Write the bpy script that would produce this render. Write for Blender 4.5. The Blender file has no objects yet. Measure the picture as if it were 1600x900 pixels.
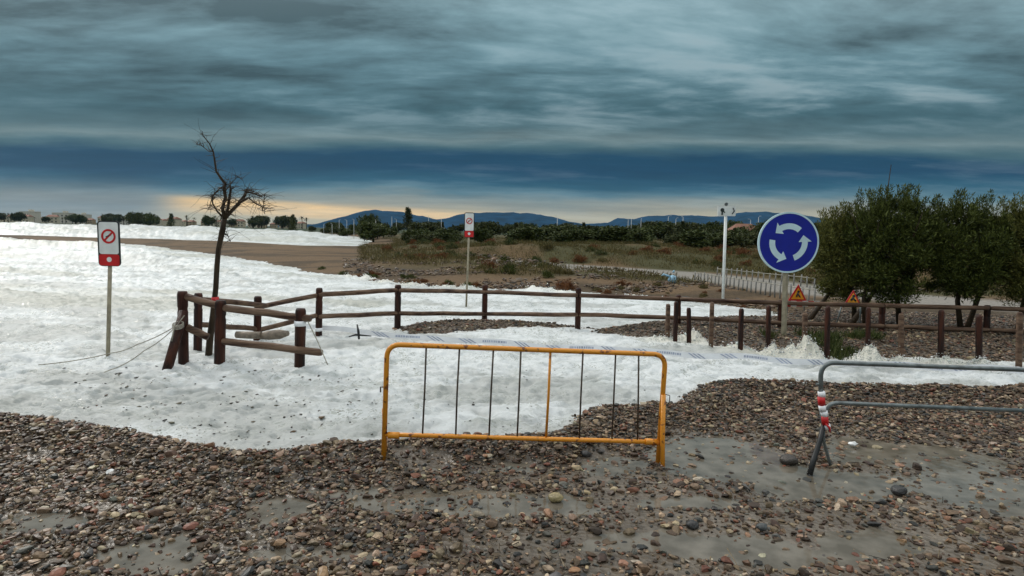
import bpy, math, random
import numpy as np
from mathutils import Vector, Matrix

random.seed(11)
RNG = np.random.default_rng(7)
sc = bpy.context.scene
COL = sc.collection

# ---------------------------------------------------------------- camera
F, HZ, ROLL, CH = 946.0, 362.0, math.radians(1.3), 1.95
PITCH = math.atan((450 - HZ) / F)
Rv = np.array([1.0, 0, 0]); Fv = np.array([0, math.cos(PITCH), -math.sin(PITCH)]); Uv = np.array([0, math.sin(PITCH), math.cos(PITCH)])
cam_d = bpy.data.cameras.new('camera'); cam = bpy.data.objects.new('camera', cam_d); COL.objects.link(cam)
cx_ = math.cos(ROLL) * Rv + math.sin(ROLL) * Uv
cy_ = -math.sin(ROLL) * Rv + math.cos(ROLL) * Uv
cam.matrix_world = Matrix(((cx_[0], cy_[0], -Fv[0], 0), (cx_[1], cy_[1], -Fv[1], 0), (cx_[2], cy_[2], -Fv[2], CH), (0, 0, 0, 1)))
cam_d.sensor_width = 36; cam_d.lens = 36 * F / 1600
cam_d.clip_start = 0.05; cam_d.clip_end = 20000
sc.camera = cam

# ---------------------------------------------------------------- render / exposure
sc.view_settings.view_transform = 'Standard'; sc.view_settings.look = 'None'
sc.view_settings.exposure = 0.0; sc.view_settings.gamma = 1.0
sc.render.engine = 'CYCLES'
sc.cycles.use_denoising = True
sc.cycles.max_bounces = 6; sc.cycles.diffuse_bounces = 3; sc.cycles.volume_bounces = 1

# ---------------------------------------------------------------- world: overcast sky
SUN_EL, SUN_AZ = math.radians(32), math.radians(-48)       # azimuth from +Y towards +X
w = bpy.data.worlds.new('World'); sc.world = w; w.use_nodes = True
nt = w.node_tree; nt.nodes.clear()
def N(t, **k):
    n = nt.nodes.new(t)
    for a, b in k.items(): setattr(n, a, b)
    return n
L = nt.links.new
def math_n(op, a, b=None, clamp=False):
    n = N('ShaderNodeMath', operation=op); n.use_clamp = clamp
    for i, v in enumerate((a, b)):
        if v is None: continue
        if isinstance(v, (int, float)): n.inputs[i].default_value = v
        else: L(v, n.inputs[i])
    return n.outputs[0]
def srgb(r, g, b):
    f = lambda c: (c / 255 / 12.92) if c <= 10 else ((c / 255 + .055) / 1.055) ** 2.4
    return (f(r), f(g), f(b), 1)
tc = N('ShaderNodeTexCoord'); sep = N('ShaderNodeSeparateXYZ'); L(tc.outputs['Generated'], sep.inputs[0])
X, Y, Z = sep.outputs
Zp = math_n('MAXIMUM', Z, 0.0)
den = math_n('ADD', Zp, 0.10)
cu = math_n('DIVIDE', X, den); cv = math_n('DIVIDE', Y, den)
comb = N('ShaderNodeCombineXYZ'); L(math_n('MULTIPLY', cu, 0.50), comb.inputs[0]); L(cv, comb.inputs[1])
def noise(scale, detail, rough, off=0, vec=None):
    m = N('ShaderNodeMapping'); m.inputs['Location'].default_value = (off, off * .7, off * .3); L(vec or comb.outputs[0], m.inputs[0])
    n = N('ShaderNodeTexNoise'); n.inputs['Scale'].default_value = scale; n.inputs['Detail'].default_value = detail
    n.inputs['Roughness'].default_value = rough; L(m.outputs[0], n.inputs['Vector']); return n.outputs['Fac']
n_warp = noise(0.9, 3, .5, 21.0); n_warp2 = noise(0.9, 3, .5, 47.0)
wv = N('ShaderNodeCombineXYZ'); L(math_n('MULTIPLY', n_warp, 0.45), wv.inputs[0]); L(math_n('MULTIPLY', n_warp2, 0.45), wv.inputs[1])
va = N('ShaderNodeVectorMath', operation='ADD'); L(comb.outputs[0], va.inputs[0]); L(wv.outputs[0], va.inputs[1])
n_big = noise(1.5, 6, .55, 3.1, va.outputs[0]); n_mid = noise(4.5, 7, .6, 9.4, va.outputs[0])
# elevation ramp with uneven edges: straight-edged cloud banks, so height is taken as a slope over the horizontal distance ahead
hyp = math_n('SQRT', math_n('ADD', math_n('MULTIPLY', Y, Y), .03))
E = math_n('DIVIDE', Z, hyp); XE = math_n('DIVIDE', X, hyp)
azc = N('ShaderNodeCombineXYZ'); L(XE, azc.inputs[0]); L(math_n('MULTIPLY', E, 7.0), azc.inputs[2])
n_band = noise(2.6, 7, .58, 5.0, azc.outputs[0])
zz = math_n('ADD', math_n('MAXIMUM', E, 0.0), math_n('MULTIPLY', math_n('SUBTRACT', n_band, 0.5), 0.060))
zz = math_n('SUBTRACT', zz, math_n('MULTIPLY', XE, 0.011))
ramp = N('ShaderNodeValToRGB'); L(math_n('DIVIDE', zz, 0.4, True), ramp.inputs[0])
stops = [(0.0, (178, 168, 140)), (.022, (180, 170, 142)), (.036, (150, 150, 138)), (.050, (128, 140, 138)), (.062, (84, 118, 132)), (.076, (34, 84, 108)),
         (.098, (12, 62, 92)), (.118, (16, 64, 92)), (.134, (70, 102, 112)), (.148, (108, 130, 134)), (.164, (82, 110, 118)), (.19, (66, 98, 108)),
         (.23, (84, 116, 126)), (.28, (100, 132, 142)), (.33, (116, 146, 155)), (.40, (140, 166, 174))]
el = ramp.color_ramp.elements
el[0].position = 0; el[0].color = srgb(*stops[0][1]); el[1].position = 1; el[1].color = srgb(*stops[-1][1])
for p, c in stops[1:-1]:
    e = el.new(p / .4); e.color = srgb(*c)
# break in the cloud low on the left: warm light
def mapr(v, a, b, c, d, smooth=True):
    n = N('ShaderNodeMapRange'); n.interpolation_type = 'SMOOTHSTEP' if smooth else 'LINEAR'
    L(v, n.inputs[0]); 
    for i, x in enumerate((a, b, c, d)): n.inputs[i + 1].default_value = x
    return n.outputs[0]
def mix(fac, a, b, mode='MIX'):
    n = N('ShaderNodeMix'); n.data_type = 'RGBA'; n.blend_type = mode
    if isinstance(fac, (int, float)): n.inputs['Factor'].default_value = fac
    else: L(fac, n.inputs['Factor'])
    for i, v in ((6, a), (7, b)):
        if isinstance(v, tuple): n.inputs[i].default_value = v
        else: L(v, n.inputs[i])
    return n.outputs[2]
glow_z = math_n('SUBTRACT', E, math_n('MULTIPLY', math_n('ADD', XE, .4), -0.03))
glow = math_n('MULTIPLY', mapr(glow_z, .012, .022, 0, 1), mapr(glow_z, .034, .046, 1, 0))
glow = math_n('MULTIPLY', glow, math_n('MULTIPLY', mapr(XE, -.60, -.50, 0, 1), mapr(XE, -.06, .04, 1, 0)))
glow = math_n('MULTIPLY', glow, mapr(n_band, .38, .52, .45, 1))
colr = mix(glow, ramp.outputs[0], srgb(244, 204, 142))
# rain-dark patch on the far left
dk = math_n('MULTIPLY', mapr(XE, -.62, -.52, 1, 0), mapr(E, .03, .08, 0.8, 0))
colr = mix(dk, colr, srgb(116, 122, 124))
# cloud modelling grows with elevation
cl = math_n('ADD', math_n('MULTIPLY', n_big, .6), math_n('MULTIPLY', n_mid, .4))
clf = mapr(cl, .38, .62, 0.46, 1.66, False)
amp = mapr(Z, .12, .20, 0.22, 1.0)
mulf = math_n('ADD', math_n('MULTIPLY', math_n('SUBTRACT', clf, 1.0), amp), 1.0)
gr = N('ShaderNodeCombineXYZ')
for i in range(3): L(mulf, gr.inputs[i])
colr = mix(1.0, colr, gr.outputs[0], 'MULTIPLY')
# pale grey tops of the clouds
colr = mix(math_n('MULTIPLY', math_n('MULTIPLY', mapr(cl, .50, .66, 0, .38), mapr(XE, -.6, .5, .55, 1.3)), amp), colr, srgb(168, 180, 184))
# the overcast gets brighter towards the zenith, out of frame
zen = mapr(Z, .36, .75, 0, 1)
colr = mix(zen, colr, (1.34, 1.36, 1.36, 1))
low = mapr(Z, -.05, 0, 1, 0)
colr = mix(low, colr, (.12, .13, .13, 1))
sky = N('ShaderNodeTexSky', sky_type='NISHITA'); sky.sun_disc = False; sky.sun_elevation = SUN_EL; sky.sun_rotation = SUN_AZ
b1 = N('ShaderNodeBackground'); b1.inputs[1].default_value = 0.06; L(sky.outputs[0], b1.inputs[0])
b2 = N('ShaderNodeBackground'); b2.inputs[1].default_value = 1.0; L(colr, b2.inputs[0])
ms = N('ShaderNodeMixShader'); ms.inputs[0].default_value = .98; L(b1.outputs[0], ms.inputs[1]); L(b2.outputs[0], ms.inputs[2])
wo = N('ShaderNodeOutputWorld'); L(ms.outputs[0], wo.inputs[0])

sun_d = bpy.data.lights.new('sun', 'SUN'); sun_d.energy = 1.5; sun_d.angle = math.radians(11); sun_d.color = (1, .95, .88)
sun = bpy.data.objects.new('sun', sun_d); COL.objects.link(sun)
sd_ = Vector((math.sin(SUN_AZ) * math.cos(SUN_EL), math.cos(SUN_AZ) * math.cos(SUN_EL), math.sin(SUN_EL)))
sun.rotation_euler = sd_.to_track_quat('Z', 'Y').to_euler(); sun.location = sd_ * 50

# ---------------------------------------------------------------- helpers
def ray(px, py):
    u, v = px - 800.0, 450.0 - py
    a = u * math.cos(ROLL) - v * math.sin(ROLL); b = u * math.sin(ROLL) + v * math.cos(ROLL)
    return F * Fv + a * Rv + b * Uv
def P(px, py, d):
    r = ray(px, py); return Vector(r * (d / r[1])) + Vector((0, 0, CH))
def G(px, py, z=0.0):
    r = ray(px, py); t = (z - CH) / r[2]; return Vector(r * t) + Vector((0, 0, CH))

def new_mat(name, color=(.5, .5, .5), rough=.6, metal=0.0, var=0.0, scale=8.0, bump=0.0, bscale=40.0, coord='Object', color2=None, stretch=(1, 1, 1), detail=5, lo=.35, hi=.65):
    m = bpy.data.materials.new(name); m.use_nodes = True
    t = m.node_tree; bs = t.nodes['Principled BSDF']
    bs.inputs['Roughness'].default_value = rough; bs.inputs['Metallic'].default_value = metal
    tcx = t.nodes.new('ShaderNodeTexCoord'); mp = t.nodes.new('ShaderNodeMapping'); mp.inputs['Scale'].default_value = stretch
    t.links.new(tcx.outputs[coord], mp.inputs[0])
    nz = t.nodes.new('ShaderNodeTexNoise'); nz.inputs['Scale'].default_value = scale; nz.inputs['Detail'].default_value = detail
    t.links.new(mp.outputs[0], nz.inputs['Vector'])
    c2 = color2 or tuple(max(0, c * (1 - var)) for c in color)
    c1 = color if color2 else tuple(min(1, c * (1 + var)) for c in color)
    r = t.nodes.new('ShaderNodeValToRGB'); r.color_ramp.elements[0].position = lo; r.color_ramp.elements[1].position = hi
    r.color_ramp.elements[0].color = (*c2, 1); r.color_ramp.elements[1].color = (*c1, 1)
    t.links.new(nz.outputs['Fac'], r.inputs[0]); t.links.new(r.outputs[0], bs.inputs['Base Color'])
    if bump:
        n2 = t.nodes.new('ShaderNodeTexNoise'); n2.inputs['Scale'].default_value = bscale; n2.inputs['Detail'].default_value = 6
        t.links.new(mp.outputs[0], n2.inputs['Vector'])
        b = t.nodes.new('ShaderNodeBump'); b.inputs['Strength'].default_value = bump; b.inputs['Distance'].default_value = .02
        t.links.new(n2.outputs['Fac'], b.inputs['Height']); t.links.new(b.outputs[0], bs.inputs['Normal'])
    return m

class MB:
    def __init__(s): s.v = []; s.f = []; s.sm = []
    def add(s, vs, fs, smooth=False):
        o = len(s.v); s.v += [tuple(v) for v in vs]; s.f += [tuple(i + o for i in f) for f in fs]; s.sm += [smooth] * len(fs)
    def box(s, c, size, rot=None, taper=1.0):
        sx, sy, sz = [x / 2 for x in size]; vs = []
        for z, k in ((-sz, 1), (sz, taper)):
            for x, y in ((-sx, -sy), (sx, -sy), (sx, sy), (-sx, sy)):
                p = Vector((x * k, y * k, z)); 
                if rot: p = rot @ p
                vs.append(p + Vector(c))
        s.add(vs, [(0, 3, 2, 1), (4, 5, 6, 7), (0, 1, 5, 4), (1, 2, 6, 5), (2, 3, 7, 6), (3, 0, 4, 7)])
    def tube(s, pts, rad, n=10, caps=True, jit=0.0):
        pts = [Vector(p) for p in pts]; m = len(pts)
        if isinstance(rad, (int, float)): rad = [rad] * m
        vs = []; prev = None
        for i, p in enumerate(pts):
            t = (pts[min(i + 1, m - 1)] - pts[max(i - 1, 0)]).normalized()
            if prev is None:
                a = Vector((0, 0, 1)) if abs(t.z) < .9 else Vector((1, 0, 0)); nx = t.cross(a).normalized()
            else:
                nx = (prev - t * prev.dot(t)).normalized()
            prev = nx; ny = t.cross(nx)
            for k in range(n):
                a = 2 * math.pi * k / n; r = rad[i] * (1 + random.uniform(-jit, jit))
                vs.append(p + nx * math.cos(a) * r + ny * math.sin(a) * r)
        fs = [(i * n + k, i * n + (k + 1) % n, (i + 1) * n + (k + 1) % n, (i + 1) * n + k) for i in range(m - 1) for k in range(n)]
        s.add(vs, fs, True)
        if caps:
            o = len(s.v) - m * n
            s.f.append(tuple(o + k for k in range(n - 1, -1, -1))); s.f.append(tuple(o + (m - 1) * n + k for k in range(n))); s.sm += [False, False]
    def build(s, name, mat, parent=None, origin=None):
        me = bpy.data.meshes.new(name)
        o = Vector(origin) if origin is not None else Vector((0, 0, 0))
        if parent is not None and origin is None: o = Vector(parent.location)
        me.from_pydata([tuple(Vector(v) - o) for v in s.v], [], s.f); me.materials.append(mat)
        me.polygons.foreach_set('use_smooth', s.sm); me.update()
        ob = bpy.data.objects.new(name, me); COL.objects.link(ob)
        if parent is not None: ob.parent = parent
        else: ob.location = o
        return ob
def child_of(ob, parent): ob.parent = parent; return ob
def tag(o, label=None, cat=None, group=None, kind=None):
    if label: o['label'] = label
    if cat: o['category'] = cat
    if group: o['group'] = group
    if kind: o['kind'] = kind
    return o
def thing(name, loc, label, cat, group=None):
    o = bpy.data.objects.new(name, None); o.empty_display_size = .1; COL.objects.link(o); o.location = loc
    return tag(o, label, cat, group)
def np_mesh(name, v, f, mat, smooth=False, cols=None, parent=None):
    """v (n,3), f (m,k) int arrays"""
    me = bpy.data.meshes.new(name); k = f.shape[1]
    me.vertices.add(len(v)); me.vertices.foreach_set('co', v.astype(np.float32).ravel())
    me.loops.add(f.size); me.loops.foreach_set('vertex_index', f.astype(np.int32).ravel())
    me.polygons.add(len(f)); me.polygons.foreach_set('loop_start', np.arange(0, f.size, k, dtype=np.int32))
    me.polygons.foreach_set('use_smooth', np.full(len(f), smooth)); me.update(calc_edges=True)
    if cols is not None:
        a = me.color_attributes.new('tint', 'FLOAT_COLOR', 'POINT')
        c = np.ones((len(v), 4), np.float32); c[:, :cols.shape[1]] = cols; a.data.foreach_set('color', c.ravel())
    me.materials.append(mat); ob = bpy.data.objects.new(name, me); COL.objects.link(ob)
    if parent is not None: ob.parent = parent
    return ob
def copy_tree(o, parent=None):
    c = o.copy(); COL.objects.link(c)
    if parent is not None: c.parent = parent
    for ch in [x for x in KIDS.get(o.name, [])]: copy_tree(ch, c)
    return c
KIDS = {}
def note_kids(root):
    ks = [x for x in bpy.data.objects if x.parent == root]; KIDS[root.name] = ks
    for k in ks: note_kids(k)

# value noise in numpy
def _h(ix, iy, s):
    n = (ix.astype(np.int64) * 374761393 + iy.astype(np.int64) * 668265263 + s * 1274126177) & 0xffffffff
    n = ((n ^ (n >> 13)) * 1274126177) & 0xffffffff
    return ((n ^ (n >> 16)) & 0xffff) / 65535.0
def vn(x, y, s=0):
    ix = np.floor(x); iy = np.floor(y); fx = x - ix; fy = y - iy
    fx = fx * fx * (3 - 2 * fx); fy = fy * fy * (3 - 2 * fy)
    a = _h(ix, iy, s); b = _h(ix + 1, iy, s); c = _h(ix, iy + 1, s); d = _h(ix + 1, iy + 1, s)
    return (a * (1 - fx) + b * fx) * (1 - fy) + (c * (1 - fx) + d * fx) * fy
def fbm(x, y, oct=4, s=0, g=.5):
    t = 0; a = 1; n = 0
    for i in range(oct):
        t = t + a * vn(x, y, s + i * 17); n += a; a *= g; x = x * 2.03 + 13.7; y = y * 2.03 + 7.1
    return t / n
def ss(a, b, x):
    t = np.clip((x - a) / (b - a), 0, 1); return t * t * (3 - 2 * t)

# ---------------------------------------------------------------- where land is
def poly(pxs, extra_front=None):
    pts = [tuple(G(x, y)[:2]) for x, y in pxs]
    if extra_front: pts += extra_front
    return np.array(pts)
LAND_NEAR = poly([(-900, 600), (-400, 628), (0, 655), (172, 682), (230, 690), (300, 706), (380, 718), (450, 714), (520, 705), (600, 703), (700, 695), (780, 693),
                  (860, 690), (895, 672), (925, 645), (1000, 643), (1055, 640), (1078, 622), (1100, 608), (1150, 605), (1250, 610), (1424, 613), (1600, 616), (2300, 640)],
                 [(40, 4), (40, -20), (-40, -20), (-40, 4)])
BERM = poly([(925, 518), (960, 511), (1010, 505), (1060, 500), (1120, 497), (1230, 497), (1240, 470), (1500, 470), (2300, 480), (2300, 590), (1600, 566), (1424, 558),
             (1290, 562), (1200, 552), (1100, 538), (1030, 529), (970, 523)])
ISLET = poly([(618, 515), (650, 507), (690, 503), (740, 502), (800, 503), (860, 507), (940, 515), (895, 513), (840, 511), (790, 511), (745, 516), (690, 521), (640, 521)])
FAR = poly([(-900, 351), (-400, 364), (0, 373), (172, 379), (240, 385), (300, 393), (360, 401), (430, 412), (480, 424), (540, 431), (600, 440), (640, 447), (700, 450),
            (760, 452), (860, 454), (950, 460), (1050, 467), (1150, 480), (1240, 490), (1500, 500), (2300, 520), (2600, 420)],
           [(9000, 2500), (9000, 9000), (-9000, 9000), (-9000, 600)] + [tuple(G(x, y)[:2]) for x, y in
            [(-900, 328), (-400, 337.5), (0, 348.5), (172, 353), (400, 359), (500, 364), (560, 370), (580, 377), (565, 386), (500, 386), (400, 380), (300, 376.5), (172, 373), (-400, 357), (-900, 346)]])
def sdist(px, py, poly_):
    """signed distance, positive inside"""
    out = np.full(px.shape, 1e18); ins = np.zeros(px.shape, bool); n = len(poly_)
    for i in range(n):
        ax, ay = poly_[i]; bx, by = poly_[(i + 1) % n]; ex, ey = bx - ax, by - ay
        t = np.clip(((px - ax) * ex + (py - ay) * ey) / (ex * ex + ey * ey + 1e-12), 0, 1)
        dx = px - ax - t * ex; dy = py - ay - t * ey; out = np.minimum(out, dx * dx + dy * dy)
        c = (ay > py) != (by > py)
        xx = ax + (py - ay) * ex / (ey if abs(ey) > 1e-12 else 1e-12)
        ins ^= c & (px < xx)
    d = np.sqrt(out); return np.where(ins, d, -d)

PUD = [(655, 735, 55, 18), (590, 792, 130, 22), (760, 800, 110, 26), (1120, 725, 110, 38), (1290, 765, 150, 28), (235, 882, 90, 26), (420, 815, 70, 18), (960, 735, 60, 18), (880, 800, 60, 14),
       (1000, 860, 120, 20), (1190, 880, 150, 22), (1350, 860, 90, 24), (500, 880, 120, 14), (1420, 720, 120, 26), (1550, 780, 120, 40), (60, 830, 90, 18), (800, 735, 45, 14), (1080, 800, 90, 12)]
PUDW = []
for a, b, c, d in PUD:
    g = G(a, b); e = G(a + c, b); f1 = G(a, b - d); f2 = G(a, b + d); PUDW.append((g[0], g[1], abs(e[0] - g[0]), abs(f1[1] - f2[1]) / 2))
def puddle(x, y):
    wx = x + .30 * (fbm(x * 2.5, y * 2.5, 3, 5) - .5); wy = y + .30 * (fbm(x * 2.5, y * 2.5, 3, 9) - .5)
    m = np.zeros_like(x)
    for gx, gy, rx, ry in PUDW:
        m = np.maximum(m, 1 - ((wx - gx) / rx) ** 2 - ((wy - gy) / ry) ** 2)
    return m
def terrain(x, y):
    s1 = sdist(x, y, LAND_NEAR); s2 = sdist(x, y, BERM); s3 = sdist(x, y, ISLET); s4 = sdist(x, y, FAR)
    wob = .16 * (fbm(x * 3.1, y * 3.1, 3, 31) - .5)
    s1 = s1 + wob; s2 = s2 + wob; s3 = s3 + wob * .6
    s4 = s4 + (fbm(x * .6, y * .6, 4, 3) - .5) * np.clip(y * .03, .2, 1.6)
    pd = puddle(x, y)
    n1 = fbm(x * 1.7, y * 1.7, 4, 1)
    crest = np.exp(-((s1 - .30) / .28) ** 2) * (.050 + .05 * n1)
    z1 = np.where(s1 > 0, np.minimum(s1 * .35, .062) + .018 * (n1 - .5) + crest - .030 * np.clip(pd, 0, 1) ** .5, s1 * .3)
    z2 = np.where(s2 > 0, np.minimum(s2 * .20, .15) + .05 * (n1 - .5) * np.minimum(s2 * 2, 1), s2 * .3)
    z3 = np.where(s3 > 0, np.minimum(s3 * .28, .07) + .03 * (n1 - .5), s3 * .3)
    dn = fbm(x * .09, y * .09, 4, 8); dn2 = fbm(x * .5, y * .5, 3, 12)
    inl = ss(2, 14, s4) * ss(17, 28, y) * ss(-.28, -.12, x / np.maximum(y, 1))
    z4 = np.where(s4 > 0, np.minimum(s4 * .06, .22) + inl * (dn * 1.5 + dn2 * .25 - .35) + .04 * dn2, s4 * .08)
    z = np.maximum(np.maximum(z1, z2), np.maximum(z3, z4))
    sd = np.maximum(np.maximum(s1, s2), np.maximum(s3, s4))
    return np.maximum(z, -.6), sd, (s1, s2, s3, s4), pd

# ---------------------------------------------------------------- grids
def grid(d0, d1, kq, smin, ncol, amax=1.35):
    ds = [d0]
    while ds[-1] < d1: ds.append(ds[-1] + max(smin, kq * max(ds[-1], .1) ** 2))
    ds = np.array(ds); a = np.linspace(-amax, amax, ncol)
    D, A = np.meshgrid(ds, a, indexing='ij'); X = A * (D + 3.0)
    nr, nc = D.shape; idx = np.arange(nr * nc).reshape(nr, nc)
    f = np.stack([idx[:-1, :-1], idx[:-1, 1:], idx[1:, 1:], idx[1:, :-1]], -1).reshape(-1, 4)
    return X.ravel(), D.ravel(), f

tx, ty, tf = grid(-3.0, 9000, .00055, .035, 760)
tz, tsd, tss, tpd = terrain(tx, ty)
s1, s2, s3, s4 = tss
def lerp(a, b, t): return a * (1 - t[:, None]) + b * t[:, None]
def C(*c): return np.array([c])
base = np.repeat(C(.105, .086, .064), len(tx), 0)                      # wet shingle mud
base = lerp(base, C(.150, .126, .098), ss(.4, .7, fbm(tx * 1.3, ty * 1.3, 4, 40)))
rb = ss(0, .3, s2); base = lerp(base, C(.09, .075, .058), rb)
sand = C(.135, .092, .054)
far = ss(-.3, .3, s4) * ss(12, 16, ty)
fcol = np.repeat(sand, len(tx), 0)
fcol = lerp(fcol, C(.075, .055, .034), ss(.45, .65, fbm(tx * .35, ty * .9, 4, 60)))
veg = ss(2.5, 6, s4 + 3 * (fbm(tx * .3, ty * .3, 3, 50) - .5)) * ss(-.27, -.2, tx / np.maximum(ty, 1))
fcol = lerp(fcol, C(.060, .058, .024), veg)
fcol = lerp(fcol, C(.13, .085, .045), veg * ss(.5, .7, fbm(tx * .22, ty * .22, 4, 71)) * .8)
# sandy road that runs behind the fence
road_px = [(1600, 492), (1424, 478), (1250, 462), (1150, 446), (1060, 435), (950, 427), (850, 420), (780, 414)]
road = np.array([tuple(G(*p)[:2]) for p in road_px])
dr = np.full(tx.shape, 1e9)
for (ax, ay), (bx, by) in zip(road[:-1], road[1:]):
    ex, ey = bx - ax, by - ay; t = np.clip(((tx - ax) * ex + (ty - ay) * ey) / (ex * ex + ey * ey), 0, 1)
    dr = np.minimum(dr, np.hypot(tx - ax - t * ex, ty - ay - t * ey))
def road_d(x, y):
    dm = np.full(np.shape(x), 1e9)
    for (ax, ay), (bx, by) in zip(road[:-1], road[1:]):
        ex, ey = bx - ax, by - ay; t = np.clip(((x - ax) * ex + (y - ay) * ey) / (ex * ex + ey * ey), 0, 1); dm = np.minimum(dm, np.hypot(x - ax - t * ex, y - ay - t * ey))
    return dm
rm = 1 - ss(1.2, 2.4, dr + .5 * (fbm(tx * 1.2, ty * 1.2, 3, 90) - .5))
fcol = lerp(fcol, C(.25, .24, .22), rm * .9)
tz = np.where((far > .5) & (dr < 5), tz * ss(2.4, 5, dr) + .22 * (1 - ss(2.4, 5, dr)), tz)
fcol = lerp(fcol, C(.030, .045, .022), ss(130, 260, ty))
base = lerp(base, fcol, far)
def ground_mat():
    m = bpy.data.materials.new('wet_ground'); m.use_nodes = True; t = m.node_tree; bs = t.nodes['Principled BSDF']; l = t.links.new
    at = t.nodes.new('ShaderNodeVertexColor'); at.layer_name = 'tint'
    tcx = t.nodes.new('ShaderNodeTexCoord')
    vo = t.nodes.new('ShaderNodeTexVoronoi'); vo.inputs['Scale'].default_value = 26; l(tcx.outputs['Object'], vo.inputs['Vector'])
    nz = t.nodes.new('ShaderNodeTexNoise'); nz.inputs['Scale'].default_value = 9; nz.inputs['Detail'].default_value = 8; nz.inputs['Roughness'].default_value = .7; l(tcx.outputs['Object'], nz.inputs['Vector'])
    hs = t.nodes.new('ShaderNodeMix'); hs.data_type = 'RGBA'; hs.blend_type = 'MULTIPLY'; hs.inputs['Factor'].default_value = .75
    rr = t.nodes.new('ShaderNodeValToRGB'); rr.color_ramp.elements[0].color = (.45, .43, .42, 1); rr.color_ramp.elements[1].color = (1.5, 1.45, 1.4, 1)
    rr.color_ramp.elements[0].position = .3; rr.color_ramp.elements[1].position = .7
    l(nz.outputs['Fac'], rr.inputs[0]); l(at.outputs['Color'], hs.inputs[6]); l(rr.outputs[0], hs.inputs[7])
    l(hs.outputs[2], bs.inputs['Base Color']); sp = t.nodes.new('ShaderNodeSeparateXYZ'); l(tcx.outputs['Object'], sp.inputs[0])
    for (o0, o1, nm) in ((.34, .8, 'Roughness'), (.5, .1, 'Specular IOR Level')):      # soaked near the sea's edge, drier inland
        mr = t.nodes.new('ShaderNodeMapRange'); mr.inputs[1].default_value = 7; mr.inputs[2].default_value = 15; mr.inputs[3].default_value = o0; mr.inputs[4].default_value = o1
        l(sp.outputs[1], mr.inputs[0]); l(mr.outputs[0], bs.inputs[nm])
    ad = t.nodes.new('ShaderNodeMath'); ad.operation = 'ADD'; l(vo.outputs['Distance'], ad.inputs[0]); l(nz.outputs['Fac'], ad.inputs[1])
    b = t.nodes.new('ShaderNodeBump'); b.inputs['Strength'].default_value = .6; b.inputs['Distance'].default_value = .02; l(ad.outputs[0], b.inputs['Height']); l(b.outputs[0], bs.inputs['Normal'])
    return m
ground = np_mesh('ground', np.stack([tx, ty, tz], 1), tf, ground_mat(), True, base)
tag(ground, kind='structure')

# ---------------------------------------------------------------- foaming sea
wx, wy, wf = grid(1.5, 7000, .00042, .022, 960)
wz0, wsd, _, _ = terrain(wx, wy)
SPL = [(1033, 532, .10), (1048, 535, .06), (1076, 534, .17), (1088, 538, .10), (1150, 548, .12), (1165, 550, .08), (1208, 556, .12), (1222, 560, .09), (1250, 560, .20), (1262, 562, .17), (1275, 566, .10),
       (1350, 566, .12), (1366, 567, .14), (1410, 570, .10), (1470, 572, .13), (1530, 575, .12), (640, 447, .14), (700, 450, .10), (730, 451, .10), (840, 455, .22), (880, 458, .10), (600, 443, .12), (548, 434, .15), (575, 438, .16), (990, 466, .1)]
def foam(x, y, sd):
    off = np.clip(-sd, 0, 100)
    n = fbm(x * 7, y * 7, 4, 100, .6); n2 = fbm(x * 1.1, y * 2.2, 4, 120)
    clump = np.abs(fbm(x * 3.2, y * 4.0, 4, 130, .6) - .5) * 2
    q1 = fbm(x * .9 + 3, y * 1.2, 3, 133); q2 = fbm(x * .9 - 7, y * 1.2 + 5, 3, 134)
    flow = np.abs(fbm(x * 1.3 + 2.5 * q1, y * 2.6 + 2.5 * q2, 5, 135, .55) - .5) * 2
    z = .022 - .05 * (1 - flow) ** 6 * ss(0, .5, off) + .085 * (n - .5) + .14 * (n2 - .5) * ss(0, .8, off) + .06 * (1 - clump) * ss(0, .5, off) - .02
    # rollers coming in on the left
    ph = y * .55 + x * .22 + 4.5 * fbm(x * .06, y * .10, 3, 140)
    roll = np.maximum(0, np.sin(ph)) ** 3
    z += roll * .48 * ss(9, 22, y) * ss(.8, 6, off) * (.5 + fbm(x * .25, y * .5, 3, 150)) * ss(1.0, .1, x / np.maximum(y, 1) + .5)
    z += (fbm(x * 1.4, y * 1.4, 4, 155, .6) - .5) * .25 * ss(10, 20, y) * ss(.5, 4, off)
    # far surf
    ph = y * .085 + x * .03 + 5 * fbm(x * .012, y * .02, 3, 160)
    z += np.maximum(0, np.sin(ph)) ** 2 * .7 * ss(55, 120, y) * ss(3, 20, off) * (.4 + fbm(x * .05, y * .05, 3, 170))
    z += fbm(x * .35, y * .35, 4, 175) * .5 * ss(45, 90, y) * ss(2, 10, off)
    for px, py, h in SPL:
        h = h * 1.35 if py > 500 else h
        g = G(px, py); r = .10 + h * .45 if py > 500 else .45
        u = ((x - g[0]) / (r * 1.5)) ** 2 + ((y - g[1]) / r) ** 2
        msk = u < 9; xm = x[msk]; ym = y[msk]; sc_n = 1 if py > 500 else .4
        wx_ = xm + .9 * r * (fbm(xm * 5 * sc_n, ym * 5 * sc_n, 3, 181) - .5) * 2; wy_ = ym + .6 * r * (fbm(xm * 5 * sc_n, ym * 5 * sc_n, 3, 182) - .5) * 2
        u2 = ((wx_ - g[0]) / (r * 1.25)) ** 2 + ((wy_ - g[1]) / r) ** 2
        z[msk] += .75 * h * np.exp(-u2 * 1.5) * (.15 + 2.0 * fbm(xm * 11 * sc_n, ym * 11 * sc_n, 4, 180, .65) ** 1.4)
    return z
wz = foam(wx, wy, wsd)
wz = np.where(wsd > .5, np.minimum(wz, wz0 - .3), wz)
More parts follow.
